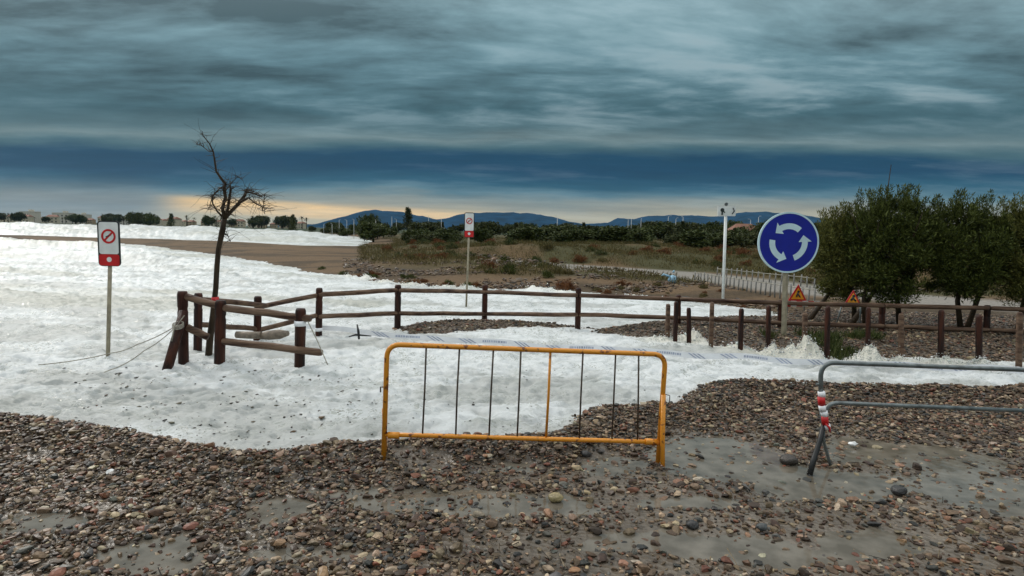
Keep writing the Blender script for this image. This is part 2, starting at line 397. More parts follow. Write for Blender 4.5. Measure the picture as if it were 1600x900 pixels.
# colour: white froth, grey-green water and silt showing between
murk = ss(.46, .68, fbm(wx * .55, wy * 1.1, 5, 200, .55))
_q1 = fbm(wx * .9 + 3, wy * 1.2, 3, 133); _q2 = fbm(wx * .9 - 7, wy * 1.2 + 5, 3, 134)
_fl = np.abs(fbm(wx * 1.3 + 2.5 * _q1, wy * 2.6 + 2.5 * _q2, 5, 135, .55) - .5) * 2
murk = murk + .75 * (1 - _fl) ** 7 * (.4 + murk)
gp = G(380, 620); murk2 = np.exp(-(((wx - gp[0]) / 2.9) ** 2 + ((wy - gp[1]) / .95) ** 2)) * .62 * ss(.25, .6, fbm(wx * 9, wy * 12, 4, 210, .65))
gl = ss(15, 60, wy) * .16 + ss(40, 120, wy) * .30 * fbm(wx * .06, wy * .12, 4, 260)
stripe = ss(.48, .66, fbm(wx * .10, wy * .40 + wx * .06, 4, 220)) * ss(9.0, 12, wy) * ss(-.05, -.25, wx / np.maximum(wy, 1)) * .7
white = C(.755, .785, .785); grey = C(.46, .475, .455)
wc = np.repeat(white, len(wx), 0)
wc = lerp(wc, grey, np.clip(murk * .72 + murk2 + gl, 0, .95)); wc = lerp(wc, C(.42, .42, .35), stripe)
for px, py, h in SPL:
    g = G(px, py); k = np.exp(-(((wx - g[0]) / .35) ** 2 + ((wy - g[1]) / .3) ** 2)) * .8
    wc = lerp(wc, C(.78, .75, .64), k)
wet = np.exp(-((wsd + .03) / .05) ** 2) * .5
wc = lerp(wc, C(.55, .52, .45), wet)
wc = lerp(wc, C(.36, .36, .32), ss(.06, 0, -wz + .0) * 0)
def foam_mat():
    m = bpy.data.materials.new('sea_foam'); m.use_nodes = True; t = m.node_tree; bs = t.nodes['Principled BSDF']; l = t.links.new
    at = t.nodes.new('ShaderNodeVertexColor'); at.layer_name = 'tint'; tcx = t.nodes.new('ShaderNodeTexCoord')
    mp = t.nodes.new('ShaderNodeMapping'); mp.inputs['Scale'].default_value = (1, 1.5, 1); l(tcx.outputs['Object'], mp.inputs[0])
    nz = t.nodes.new('ShaderNodeTexNoise'); nz.inputs['Scale'].default_value = 19; nz.inputs['Detail'].default_value = 10; nz.inputs['Roughness'].default_value = .80; l(mp.outputs[0], nz.inputs['Vector'])
    n3 = t.nodes.new('ShaderNodeTexNoise'); n3.inputs['Scale'].default_value = 2.2; n3.inputs['Detail'].default_value = 6; l(mp.outputs[0], n3.inputs['Vector'])
    a = t.nodes.new('ShaderNodeMath'); a.operation = 'MULTIPLY'; l(nz.outputs['Fac'], a.inputs[0]); l(n3.outputs['Fac'], a.inputs[1])
    r = t.nodes.new('ShaderNodeValToRGB'); r.color_ramp.elements[0].position = .14; r.color_ramp.elements[1].position = .25
    r.color_ramp.elements[0].color = (.62, .64, .61, 1); r.color_ramp.elements[1].color = (1, 1, 1, 1)
    l(a.outputs[0], r.inputs[0])
    mx = t.nodes.new('ShaderNodeMix'); mx.data_type = 'RGBA'; mx.blend_type = 'MULTIPLY'; mx.inputs['Factor'].default_value = .8
    l(at.outputs['Color'], mx.inputs[6]); l(r.outputs[0], mx.inputs[7])
    # lace: froth threads with water showing in the holes, in drifting patches
    wn = t.nodes.new('ShaderNodeTexNoise'); wn.inputs['Scale'].default_value = 3.2; wn.inputs['Detail'].default_value = 5; l(mp.outputs[0], wn.inputs['Vector'])
    vm = t.nodes.new('ShaderNodeVectorMath'); vm.operation = 'MULTIPLY_ADD'; vm.inputs[1].default_value = (.5, .5, .5); l(wn.outputs['Color'], vm.inputs[0]); l(mp.outputs[0], vm.inputs[2])
    hole = None
    for sc_, e0, e1 in ((5.5, .02, .16), (15, .03, .20)):
        vo = t.nodes.new('ShaderNodeTexVoronoi'); vo.feature = 'DISTANCE_TO_EDGE'; vo.inputs['Scale'].default_value = sc_; l(vm.outputs[0], vo.inputs['Vector'])
        q = t.nodes.new('ShaderNodeMapRange'); q.interpolation_type = 'SMOOTHSTEP'; q.inputs[1].default_value = e0; q.inputs[2].default_value = e1; l(vo.outputs['Distance'], q.inputs[0])
        if hole is None: hole = q.outputs[0]
        else:
            ml = t.nodes.new('ShaderNodeMath'); ml.operation = 'MULTIPLY'; l(hole, ml.inputs[0]); l(q.outputs[0], ml.inputs[1]); hole = ml.outputs[0]
    n4 = t.nodes.new('ShaderNodeTexNoise'); n4.inputs['Scale'].default_value = .9; n4.inputs['Detail'].default_value = 7; n4.inputs['Roughness'].default_value = .65; l(mp.outputs[0], n4.inputs['Vector'])
    q2 = t.nodes.new('ShaderNodeMapRange'); q2.interpolation_type = 'SMOOTHSTEP'; q2.inputs[1].default_value = .40; q2.inputs[2].default_value = .60; q2.inputs[4].default_value = .85; l(n4.outputs['Fac'], q2.inputs[0])
    fm = t.nodes.new('ShaderNodeMath'); fm.operation = 'MULTIPLY'; l(hole, fm.inputs[0]); l(q2.outputs[0], fm.inputs[1])
    m2 = t.nodes.new('ShaderNodeMix'); m2.data_type = 'RGBA'; m2.inputs[7].default_value = (.40, .42, .38, 1); l(fm.outputs[0], m2.inputs['Factor']); l(mx.outputs[2], m2.inputs[6])
    l(m2.outputs[2], bs.inputs['Base Color'])
    rg = t.nodes.new('ShaderNodeMapRange'); rg.inputs[3].default_value = .5; rg.inputs[4].default_value = .12; l(fm.outputs[0], rg.inputs[0]); l(rg.outputs[0], bs.inputs['Roughness'])
    bs.inputs['Roughness'].default_value = .38
    b = t.nodes.new('ShaderNodeBump'); b.inputs['Strength'].default_value = .75; b.inputs['Distance'].default_value = .045; l(nz.outputs['Fac'], b.inputs['Height']); l(b.outputs[0], bs.inputs['Normal'])
    return m
FOAM_M = foam_mat()
# drop the sheet's faces that lie far inland
keep = ~np.all(wsd[wf] > .8, axis=1)
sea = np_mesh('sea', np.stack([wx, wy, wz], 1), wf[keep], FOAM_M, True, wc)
tag(sea, kind='structure')

# broken spray thrown up where the wash hits the stakes
def spray():
    pts, sz_ = [], []
    for px, py, h in SPL:
        g = G(px, py); near = py > 500; k = 150 if near else 60; r = (.10 + h * .45) if near else .45
        a = RNG.normal(0, 1, (k, 3)); up = np.abs(RNG.normal(0, 1, k)); sp = 1 + up * .35
        p = np.stack([g[0] + a[:, 0] * r * .75 * sp, g[1] + a[:, 1] * r * .4, np.zeros(k)], 1)
        sd_k = terrain(p[:, 0], p[:, 1])[1]; zf = foam(p[:, 0].copy(), p[:, 1].copy(), sd_k)
        p[:, 2] = np.maximum(zf, terrain(p[:, 0], p[:, 1])[0]) + np.maximum(up - .6, 0) * h * .45; pts.append(p); sz_.append(np.clip(RNG.lognormal(math.log(.016 if near else .03), .5, k), .006, .07) * (1.4 - np.minimum(up * .4, 1)))
    return np.concatenate(pts), np.concatenate(sz_)
# ---------------------------------------------------------------- puddle water
def puddle_mat():
    m = bpy.data.materials.new('puddle_water'); m.use_nodes = True; t = m.node_tree; bs = t.nodes['Principled BSDF']; l = t.links.new
    bs.inputs['Base Color'].default_value = (.155, .155, .140, 1); bs.inputs['Roughness'].default_value = .05; bs.inputs['IOR'].default_value = 1.33
    tcx = t.nodes.new('ShaderNodeTexCoord'); nz = t.nodes.new('ShaderNodeTexNoise'); nz.inputs['Scale'].default_value = 7; nz.inputs['Detail'].default_value = 4; l(tcx.outputs['Object'], nz.inputs['Vector'])
    r = t.nodes.new('ShaderNodeValToRGB'); r.color_ramp.elements[0].position = .35; r.color_ramp.elements[1].position = .65
    r.color_ramp.elements[0].color = (.095, .082, .062, 1); r.color_ramp.elements[1].color = (.17, .15, .12, 1); l(nz.outputs['Fac'], r.inputs[0]); l(r.outputs[0], bs.inputs['Base Color'])
    n2 = t.nodes.new('ShaderNodeTexNoise'); n2.inputs['Scale'].default_value = 16; n2.inputs['Detail'].default_value = 3; l(tcx.outputs['Object'], n2.inputs['Vector'])
    b = t.nodes.new('ShaderNodeBump'); b.inputs['Strength'].default_value = .10; b.inputs['Distance'].default_value = .01; l(n2.outputs['Fac'], b.inputs['Height']); l(b.outputs[0], bs.inputs['Normal'])
    return m
PZ = .056
gx_ = np.linspace(-12, 12, 400); gy_ = np.linspace(.5, 8, 250); GX, GY = np.meshgrid(gx_, gy_); s = sdist(GX, GY, LAND_NEAR)
idx = np.arange(GX.size).reshape(GX.shape); f = np.stack([idx[:-1, :-1], idx[:-1, 1:], idx[1:, 1:], idx[1:, :-1]], -1).reshape(-1, 4)
f = f[np.all(s.ravel()[f] > .22, axis=1)]
tag(np_mesh('puddle_water', np.stack([GX.ravel(), GY.ravel(), np.full(GX.size, PZ)], 1), f, puddle_mat(), True), kind='structure')

# ---------------------------------------------------------------- hills
def hill_mesh(profile, d, depth, name, mat):
    xs = np.array([p[0] for p in profile]); ys = np.array([p[1] for p in profile])
    px = np.linspace(xs[0], xs[-1], 260); py = np.interp(px, xs, ys)
    vs = []; T = np.linspace(-1, 1, 25)
    py = py + 1.8 * (fbm(px * .08, px * 0, 5, 300, .6) - .5) * 2
    for x_, y_ in zip(px, py):
        p = P(x_, y_, d); H = max(p.z, 2)
        for t in T:
            prof = (math.cos(t * math.pi) + 1) / 2
            nn = fbm(np.array([p.x * .004 + 50]), np.array([t * 4.0]), 4, 310)[0]
            z = H * prof * (1 if abs(t) < .01 else (.75 + .5 * nn) if abs(t) > .2 else 1) - 6
            vs.append((p.x * (1 + .12 * t), d + t * depth, z + 6 if abs(t) < .01 else z))
    n = len(T); m = len(px); idx = np.arange(m * n).reshape(m, n)
    f = np.stack([idx[:-1, :-1], idx[1:, :-1], idx[1:, 1:], idx[:-1, 1:]], -1).reshape(-1, 4)
    return tag(np_mesh(name, np.array(vs), f, mat, True), kind='structure')
hm = new_mat('haze_blue_forest', (.004, .026, .062), .95, 0, .5, .01, coord='Object')  # deep blue of distance haze put into the forest's base colour
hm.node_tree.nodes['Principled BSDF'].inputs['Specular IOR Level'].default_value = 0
hill_mesh([(440, 352), (500, 349), (545, 336), (575, 328), (612, 329), (645, 334), (680, 343), (700, 341), (725, 333), (760, 332), (800, 332), (830, 333), (860, 338), (890, 346), (915, 350), (950, 348),
           (965, 341), (990, 342), (1012, 337), (1060, 336), (1110, 338), (1135, 338), (1150, 332), (1200, 331), (1250, 335), (1290, 342), (1400, 350), (1600, 356), (1800, 372)], 4600, 1100, 'hills', hm)

# ---------------------------------------------------------------- stones
def ico(sub):
    import bmesh
    bm = bmesh.new(); bmesh.ops.create_icosphere(bm, subdivisions=sub, radius=1)
    v = np.array([x.co[:] for x in bm.verts]); f = np.array([[q.index for q in x.verts] for x in bm.faces]); bm.free(); return v, f
def stones(name, pos, sz, sub, mat, pal, flat=(.22, .55), dark=1.0, smooth=True):
    bv, bf = ico(sub); nb = 12; bases = []
    for k in range(nb):
        n = np.array([[math.sin(7 * v[0] + k) * math.cos(5 * v[1] + 2 * k) * math.sin(4 * v[2] + k * 1.3)] for v in bv])
        q = bv * (1 + .22 * n); q = np.sign(q) * np.abs(q) ** .82
        for _ in range(8):                                   # knock flat facets off
            a_ = RNG.normal(size=3) * np.array([1, 1, .6]); a_ /= np.linalg.norm(a_); h_ = RNG.uniform(.38, .75); ex_ = np.maximum(q @ a_ - h_, 0); q = q - ex_[:, None] * a_ * .9
        bases.append(q * 1.12)
    n = len(pos); B = np.array(bases)[RNG.integers(0, nb, n)]
    a = RNG.uniform(.9, 1.2, n); b = RNG.uniform(.55, .9, n); c = RNG.uniform(flat[0], flat[1], n)
    B = B * (np.stack([a, b, c], 1) * sz[:, None] * .5)[:, None, :]
    # tilt and turn
    tl = RNG.normal(0, .22, n); az = RNG.uniform(0, 2 * np.pi, n)
    x, y, z = B[..., 0], B[..., 1], B[..., 2]
    x, z = x * np.cos(tl)[:, None] - z * np.sin(tl)[:, None], x * np.sin(tl)[:, None] + z * np.cos(tl)[:, None]
    x, y = x * np.cos(az)[:, None] - y * np.sin(az)[:, None], x * np.sin(az)[:, None] + y * np.cos(az)[:, None]
    V = np.stack([x, y, z], -1) + pos[:, None, :]
    Fc = bf[None] + (np.arange(n) * len(bv))[:, None, None]
    pal = np.array(pal); wts = pal[:, 3] / pal[:, 3].sum(); ci = RNG.choice(len(pal), n, p=wts)
    col = pal[ci, :3] * dark * RNG.uniform(.6, 1.3, (n, 1)) * RNG.uniform(.93, 1.07, (n, 3))
    return np_mesh(name, V.reshape(-1, 3), Fc.reshape(-1, 3), mat, smooth, np.repeat(col, len(bv), 0))
def stone_mat():
    m = bpy.data.materials.new('wet_stone'); m.use_nodes = True; t = m.node_tree; bs = t.nodes['Principled BSDF']; l = t.links.new
    at = t.nodes.new('ShaderNodeVertexColor'); at.layer_name = 'tint'; tcx = t.nodes.new('ShaderNodeTexCoord')
    nz = t.nodes.new('ShaderNodeTexNoise'); nz.inputs['Scale'].default_value = 60; nz.inputs['Detail'].default_value = 6; l(tcx.outputs['Object'], nz.inputs['Vector'])
    r = t.nodes.new('ShaderNodeValToRGB'); r.color_ramp.elements[0].position = .3; r.color_ramp.elements[1].position = .7
    r.color_ramp.elements[0].color = (.6, .58, .56, 1); r.color_ramp.elements[1].color = (1.3, 1.3, 1.28, 1); l(nz.outputs['Fac'], r.inputs[0])
    mx = t.nodes.new('ShaderNodeMix'); mx.data_type = 'RGBA'; mx.blend_type = 'MULTIPLY'; mx.inputs['Factor'].default_value = .9
    l(at.outputs['Color'], mx.inputs[6]); l(r.outputs[0], mx.inputs[7]); l(mx.outputs[2], bs.inputs['Base Color']); bs.inputs['Roughness'].default_value = .48; bs.inputs['Specular IOR Level'].default_value = .32
    b = t.nodes.new('ShaderNodeBump'); b.inputs['Strength'].default_value = .35; b.inputs['Distance'].default_value = .004; l(nz.outputs['Fac'], b.inputs['Height']); l(b.outputs[0], bs.inputs['Normal'])
    return m
SM = stone_mat()
PAL = [(.060, .036, .022, 30), (.125, .080, .046, 28), (.20, .138, .085, 22), (.30, .22, .145, 15), (.44, .34, .22, 8), (.20, .080, .045, 9), (.040, .040, .036, 10), (.12, .115, .10, 7), (.30, .17, .10, 4), (.45, .38, .28, 2)]
# foreground shingle
n = 150000
y = np.sqrt(RNG.uniform(2.4 ** 2, 8.4 ** 2, n)); x = RNG.uniform(-1.12, 1.12, n) * (y + .3)
z, sd, (a1, a2, a3, a4), pd = terrain(x, y)
left = ss(.35, -.25, x / y)
cr = np.exp(-((a1 - .30) / .35) ** 2)
cl_ = fbm(x * 1.9, y * 2.6, 4, 400, .6)
dens = .30 + .66 * left * ss(.38, .52, cl_ + .10 * left) + .34 * ss(.44, .60, cl_) + 1.0 * cr * ss(.28, .5, cl_ + .1)
# thick dark heap right of the foam tongue
h1 = G(1230, 645); heap = np.exp(-(((x - h1[0]) / 2.6) ** 2 + ((y - h1[1]) / .62) ** 2)); dens += heap * 1.3
dens = dens * (1 - .80 * ss(0, .3, pd)); dens = np.where(pd > .0, np.maximum(dens, .42 * ss(.47, .60, fbm(x * 3.5, y * 5, 3, 410))), dens)
ok = (a1 > -.02) & (RNG.uniform(0, 1, n) < np.clip(dens, 0, 1))
x, y, z, cr2, hp = x[ok], y[ok], z[ok], cr[ok], heap[ok]
sz = np.clip(RNG.lognormal(math.log(.030), .45, len(x)), .012, .095)
pos = np.stack([x, y, np.maximum(z, PZ - .012) + sz * .10 + RNG.uniform(0, .035, len(x)) * np.clip(cr2 + hp + .4 * left[ok], 0, 1)], 1)
print('foreground stones', len(x))
tag(stones('pebbles', pos, sz, 2, SM, PAL, (.22, .60), .80, False), kind='stuff')
# fence-side berm, islet and tideline shingle
n = 170000
y = RNG.uniform(7.5, 17, n); x = RNG.uniform(-.35, 1.25, n) * y
z, sd, (a1, a2, a3, a4), pd = terrain(x, y)
dn = np.where(a2 > -.05, .75, 0); dn = np.where(a3 > -.05, .85, dn); dn = np.where((a4 > -.2) & (y > 12) & (a2 < 0), .3, dn)
ok = (RNG.uniform(0, 1, n) < dn) & (z > -.01); x, y, z = x[ok], y[ok], z[ok]
sz = np.clip(RNG.lognormal(math.log(.040), .42, len(x)), .018, .13)
print('berm stones', len(x))
n = 26000
yy = RNG.uniform(13, 34, n); xx = RNG.uniform(-.28, .75, n) * yy; zz_, _, (_, b2, _, b4), _ = terrain(xx, yy)
k_ = (b4 > -.1) & (b4 < 9) & (b2 < 0) & (road_d(xx, yy) > 2.2) & (RNG.uniform(0, 1, n) < ss(.42, .62, fbm(xx * .5, yy * .9, 4, 420)))
s_b = np.clip(RNG.lognormal(math.log(.11), .5, k_.sum()), .04, .35)
tag(stones('beach_rubble', np.stack([xx, yy, zz_ + .02], 1)[k_], s_b, 1, SM, [(.10, .06, .035, 5), (.16, .10, .055, 4), (.05, .035, .022, 4), (.22, .17, .11, 2)], (.2, .5), .9, False), kind='stuff')
tag(stones('gravel', np.stack([x, y, z + sz * .12], 1), sz, 1, SM, PAL, (.22, .55), .72, False), kind='stuff')
sp_p, sp_s = spray()
tag(stones('spray', sp_p, sp_s, 1, FOAM_M, [(.86, .87, .84, 1)], (.5, 1.0)), kind='stuff')
# sodden reeds and twigs among the stones
mb_v, mb_f, mb_c = [], [], []
n = 9000
y = np.sqrt(RNG.uniform(2.4 ** 2, 8.0 ** 2, n)); x = RNG.uniform(-1.1, 1.1, n) * (y + .3); z, sd, (a1, _, _, _), pd = terrain(x, y)
ok = (a1 > .03) & (pd < .05) & (RNG.uniform(0, 1, n) < .30 + .65 * ss(.3, -.2, x / y)); x, y, z = x[ok], y[ok], z[ok]
for i in range(len(x)):
    ln = random.uniform(.03, .12); r = random.uniform(.0015, .005); a = random.uniform(0, 6.28); t = random.gauss(0, .25)
    d = np.array([math.cos(a) * math.cos(t), math.sin(a) * math.cos(t), math.sin(t)]) * ln; s_ = np.array([-math.sin(a), math.cos(a), 0]) * r; u_ = np.array([0, 0, r])
    c = np.array([x[i], y[i], z[i] + random.uniform(.012, .045)]); o = len(mb_v)
    for e, k in ((-.5, 1), (.5, .6)):
        for q in (s_, u_, -s_, -u_): mb_v.append(c + d * e + q * k)
    for k in range(4): mb_f.append((o + k, o + (k + 1) % 4, o + 4 + (k + 1) % 4, o + 4 + k))
    cc = random.choice([(.05, .035, .02), (.09, .065, .04), (.16, .12, .07), (.03, .022, .015)])
    mb_c += [cc] * 8
tag(np_mesh('twigs', np.array(mb_v), np.array(mb_f), SM, False, np.array(mb_c)), kind='stuff')
# bits of weed and stone carried in the froth
n = 2200
px = RNG.uniform(100, 1250, n); py = RNG.uniform(575, 705, n); P2 = np.array([tuple(G(a, b)) for a, b in zip(px, py)])
_, sd, _, _ = terrain(P2[:, 0], P2[:, 1]); k_ = (sd < -.05) & (RNG.uniform(0, 1, n) < .2 + .5 * (px < 560)); P2 = P2[k_]; fz = foam(P2[:, 0].copy(), P2[:, 1].copy(), sd[k_])
P2[:, 2] = fz + .0; sz = np.clip(RNG.lognormal(math.log(.022), .5, len(P2)), .01, .09)
tag(stones('flotsam', P2, sz * 1.15, 1, SM, [(.05, .045, .035, 5), (.12, .11, .08, 3), (.10, .06, .03, 1)], (.2, .4)), kind='stuff')

def tz_at(x, y):
    z, sd, (q1, q2, q3, q4), _ = terrain(np.array([x]), np.array([y])); z = float(z[0]); dm = float(road_d(np.array([x]), np.array([y]))[0])
    if y > 12 and q4[0] > 0 and dm < 5: k = float(ss(2.4, 5, dm)); z = z * k + .22 * (1 - k)
    return z

# ---------------------------------------------------------------- materials for objects
wood = new_mat('wet_timber', (.066, .020, .010), .5, 0, 0, 14, .8, 60, stretch=(1, 1, .12), color2=(.012, .006, .005), detail=9)
wood_r = new_mat('wet_rail_timber', (.20, .125, .080), .5, 0, 0, 7, .8, 50, stretch=(.25, 1, 2.5), color2=(.045, .020, .012), detail=9)
wood_d = new_mat('dark_wet_wood', (.040, .020, .014), .45, 0, .4, 8, .5, 30)
log_m = new_mat('sodden_log', (.20, .16, .12), .6, 0, .35, 12, .6, 40)
orange = new_mat('orange_paint', (.72, .275, .018), .38, 0, 0, 18, .25, 60, color2=(.20, .060, .015), detail=9, lo=.36, hi=.42)
rust = new_mat('rusty_steel', (.07, .050, .035), .6, .3, .5, 20, .3, 80)
steel = new_mat('galvanised_steel', (.16, .18, .18), .42, .6, .3, 15, .1, 60)
blacks = new_mat('black_rubber', (.012, .012, .012), .5, 0, .3, 10)
blue_p = new_mat('blue_sign_face', (.004, .012, .26), .35, 0, .12, 3)
pale_b = new_mat('reflective_white', (.52, .68, .74), .4, 0, .08, 4)
white_p = new_mat('white_paint', (.72, .74, .72), .45, 0, .1, 6)
post_g = new_mat('weathered_post', (.30, .26, .18), .6, 0, .25, 9, .2, 40)
red_p = new_mat('red_paint', (.52, .012, .014), .4, 0, .15, 6)
dark_p = new_mat('dark_paint', (.02, .025, .025), .45, 0, .2, 6)
yel_p = new_mat('amber_sign_face', (.85, .36, .02), .45, 0, .12, 6)
rope_m = new_mat('rope_fibre', (.34, .32, .26), .8, 0, .3, 40, .5, 120)
bark_m = new_mat('wet_bark', (.040, .026, .014), .6, 0, .5, 10, .8, 40, stretch=(1, 1, .3))
tape_m = new_mat('white_tape', (.86, .86, .88), .35, 0, .06, 4)
tape_b = new_mat('blue_print', (.42, .45, .56), .4, 0, .2, 6)
plast_m = new_mat('white_plastic', (.80, .80, .78), .4, 0, .08, 9)
bluebag = new_mat('blue_plastic', (.28, .48, .62), .4, 0, .2, 9)

for m_ in (wood, wood_r, wood_d, bark_m): m_.node_tree.nodes['Principled BSDF'].inputs['Specular IOR Level'].default_value = .22
# ---------------------------------------------------------------- log fence
def log_post(parent, base, top, r=.062, name='post', mat=wood):
    m = MB(); base = Vector(base); top = Vector(top); ax = (top - base)
    pts = [base + ax * t for t in (0, .2, .4, .6, .78, .80, .82, .84, .97, 1.0)]
    m.tube(pts, [r, r, r * .99, r, r, r * .9, r * .9, r, r, r * .82], 14, jit=.025)
    return m.build(name, mat, parent)
def rail(parent, a, b, r=.046, name='rail', mat=wood_r):
    m = MB(); a = Vector(a); b = Vector(b)
    pts = [a.lerp(b, t) for t in (0, .03, .25, .5, .75, .97, 1)]
    for i in (2, 3, 4): pts[i] += Vector((0, 0, random.uniform(-.008, .008)))
    m.tube(pts, [r * .8, r, r, r * 1.03, r, r, r * .8], 12, jit=.03)
    return m.build(name, mat, parent)
def post_px(parent, bx, by, tx_, ty_, d=None, r=.062):
    if d is None: d = G(bx, by, .03).y
    b = P(bx, by, d); t = P(tx_, ty_, d); dr_ = (b - t).normalized()
    return log_post(parent, b + dr_ * .3, t, r)
DB = {}
def dd(name, by, x): DB[name] = G(x, by, .03).y; return DB[name]
d283, d309, d343, d469, d403 = dd('a', 568, 288), dd('b', 546, 309), dd('c', 571, 343), dd('d', 577, 469), dd('e', 532, 403)
d498, d622, d758 = dd('f', 522, 498), dd('g', 512, 622), dd('h', 498, 758)
def drail(x, y, z=.66): return G(x, y, z).y
d904, d1060, d1220, d1378, d1600, d1780 = 12.2, drail(1060, 467), drail(1220, 473), drail(1378, 477), drail(1600, 483), drail(1780, 488)
nf = thing('log_fence', P(403, 532, d403), 'broken dark log fence round the bare tree, its posts undercut by foam', 'fence')
post_px(nf, 287, 567, 285, 455, d283, .068); post_px(nf, 309, 545, 310, 458, d309); post_px(nf, 343, 571, 345, 469, d343, .072); post_px(nf, 468, 576, 470, 482, d469, .07); post_px(nf, 402, 530, 403, 463, d403)
for a, b in (((290, 463, d283), (345, 479, d343)), ((350, 481, d343 - .05), (486, 498, d469 - .02)), ((292, 511, d283), (326, 527, d343 + .1)), ((348, 533, d343 - .05), (503, 551, d469 - .1)),
             ((303, 467, d309), (418, 478, d403)), ((312, 507, d309), (403, 514, d403)), ((404, 480, d403), (498, 461, d498)), ((403, 516, d403), (498, 492, d498))):
    rail(nf, P(*a), P(*b), .05 if a[2] < 9 else .042)
bf_ = thing('log_fence', P(904, 493, d904), 'long two-rail brown log fence crossing behind the orange barrier and the blue round sign', 'fence')
post_px(bf_, 498, 521, 499, 450, d498, .06); post_px(bf_, 621, 512, 622, 445, d622, .062); post_px(bf_, 757, 497, 758, 445, d758, .062); post_px(bf_, 903, 493, 904, 450, d904, .058)
post_px(bf_, 1059, 525, 1060, 461, d1060, .055); post_px(bf_, 1218, 535, 1220, 469, d1220, .055); post_px(bf_, 1376, 540, 1379, 474, d1378, .058); post_px(bf_, 1540, 545, 1543, 477, d1600 + .2, .058)
RT = [(498, 460, d498), (622, 453, d622), (758, 456, d758), (904, 461, d904), (1060, 467, d1060), (1220, 473, d1220), (1379, 477, d1378), (1543, 481, d1600 + .2), (1780, 488, d1780)]
RL = [(498, 494, d498), (622, 489, d622), (758, 490, d758), (904, 491, d904), (1060, 496, d1060), (1220, 504, d1220), (1379, 509, d1378), (1543, 515, d1600 + .2), (1780, 524, d1780)]
for R_ in (RT, RL):
    for p, q in zip(R_[:-1], R_[1:]):
        a = P(*p); b = P(*q); a.y -= .05; b.y -= .05; u = (b - a).normalized(); rail(bf_, a + u * .01, b - u * .01, .044)
for st in [(498, 512, d498)]:
    m = MB(); c = P(*st); m.tube([c, c + Vector((0, 0, -.06))], .068, 14); m.build('wrapped_tape', tape_m, bf_)
m = MB(); c = P(469, 501, d469); m.tube([c, c + Vector((0, 0, -.07))], .078, 14); m.build('wrapped_tape', tape_m, nf)
# prop leaning against the corner post
lp = MB(); a = P(258, 590, d283 - .55); b = P(287, 487, d283 - .12); lp.tube([a, a.lerp(b, .5), b], [.062, .062, .06], 14, jit=.03)
tag(lp.build('leaning_log', wood, None, a), 'thick dark timber post leaning against the left corner of the broken fence', 'log')
lg = MB(); a = P(370, 523, d403 - .4); b = P(408, 524, d403 - .5); lg.tube([a, a.lerp(b, .5), b], [.055, .06, .06], 12, jit=.05)
tag(lg.build('floating_log', log_m, None, a), 'short grey-brown log floating between the fence posts behind the lower rail', 'log')
lg = MB(); a = P(407, 525, d403 - .45); b = P(450, 521, d403 - .6); lg.tube([a, a.lerp(b, .3), a.lerp(b, .7), b], [.055, .075, .075, .04], 12, jit=.05)
tag(lg.build('floating_log', log_m, None, a), 'fatter pale broken log with a rounded end washed up right of the middle fence post', 'log')
# ropes
def rope(pts, r, label, mat=rope_m, name='rope', sag=0):
    m = MB(); pp = []
    for i in range(len(pts) - 1):
        for k in range(8):
            t = k / 8; p = pts[i].lerp(pts[i + 1], t); p.z -= sag * 4 * t * (1 - t); pp.append(p)
    pp.append(pts[-1]); m.tube(pp, r, 6)
    return tag(m.build(name, mat, None, pts[0]), label, 'rope')
k0 = P(277, 508, d283 - .3)
rope([k0, P(215, 538, 8.0), P(172, 552, 7.8), P(60, 570, 7.4)], .0065, 'upper of two slack ropes running left from the leaning post', sag=.02)
rope([k0, P(225, 548, 7.9), P(172, 578, 7.5), P(60, 612, 7.0)], .0065, 'lower of two slack ropes, sagging into the foam left of the leaning post', sag=.03)
m = MB()
for k in range(4):
    c = k0 + Vector((.01, 0, .02 - .016 * k)); m.tube([c + Vector((.066 * math.cos(a), .066 * math.sin(a), .02 * math.sin(a))) for a in np.linspace(0, 6.28, 14)], .006, 5)
m.tube([k0, k0 + Vector((.13, -.06, .14))], .007, 5); m.tube([k0 + Vector((0, -.07, 0)), k0 + Vector((-.03, -.09, -.2))], .009, 5)
tag(m.build('rope_knot', rope_m, None, k0), 'pale rope knotted round the top of the leaning post', 'rope')
rope([P(481, 502, d469 - .05), P(497, 535, d469 - .15), P(512, 570, d469 - .3)], .007, 'thin rope trailing from the taped post down into the foam')

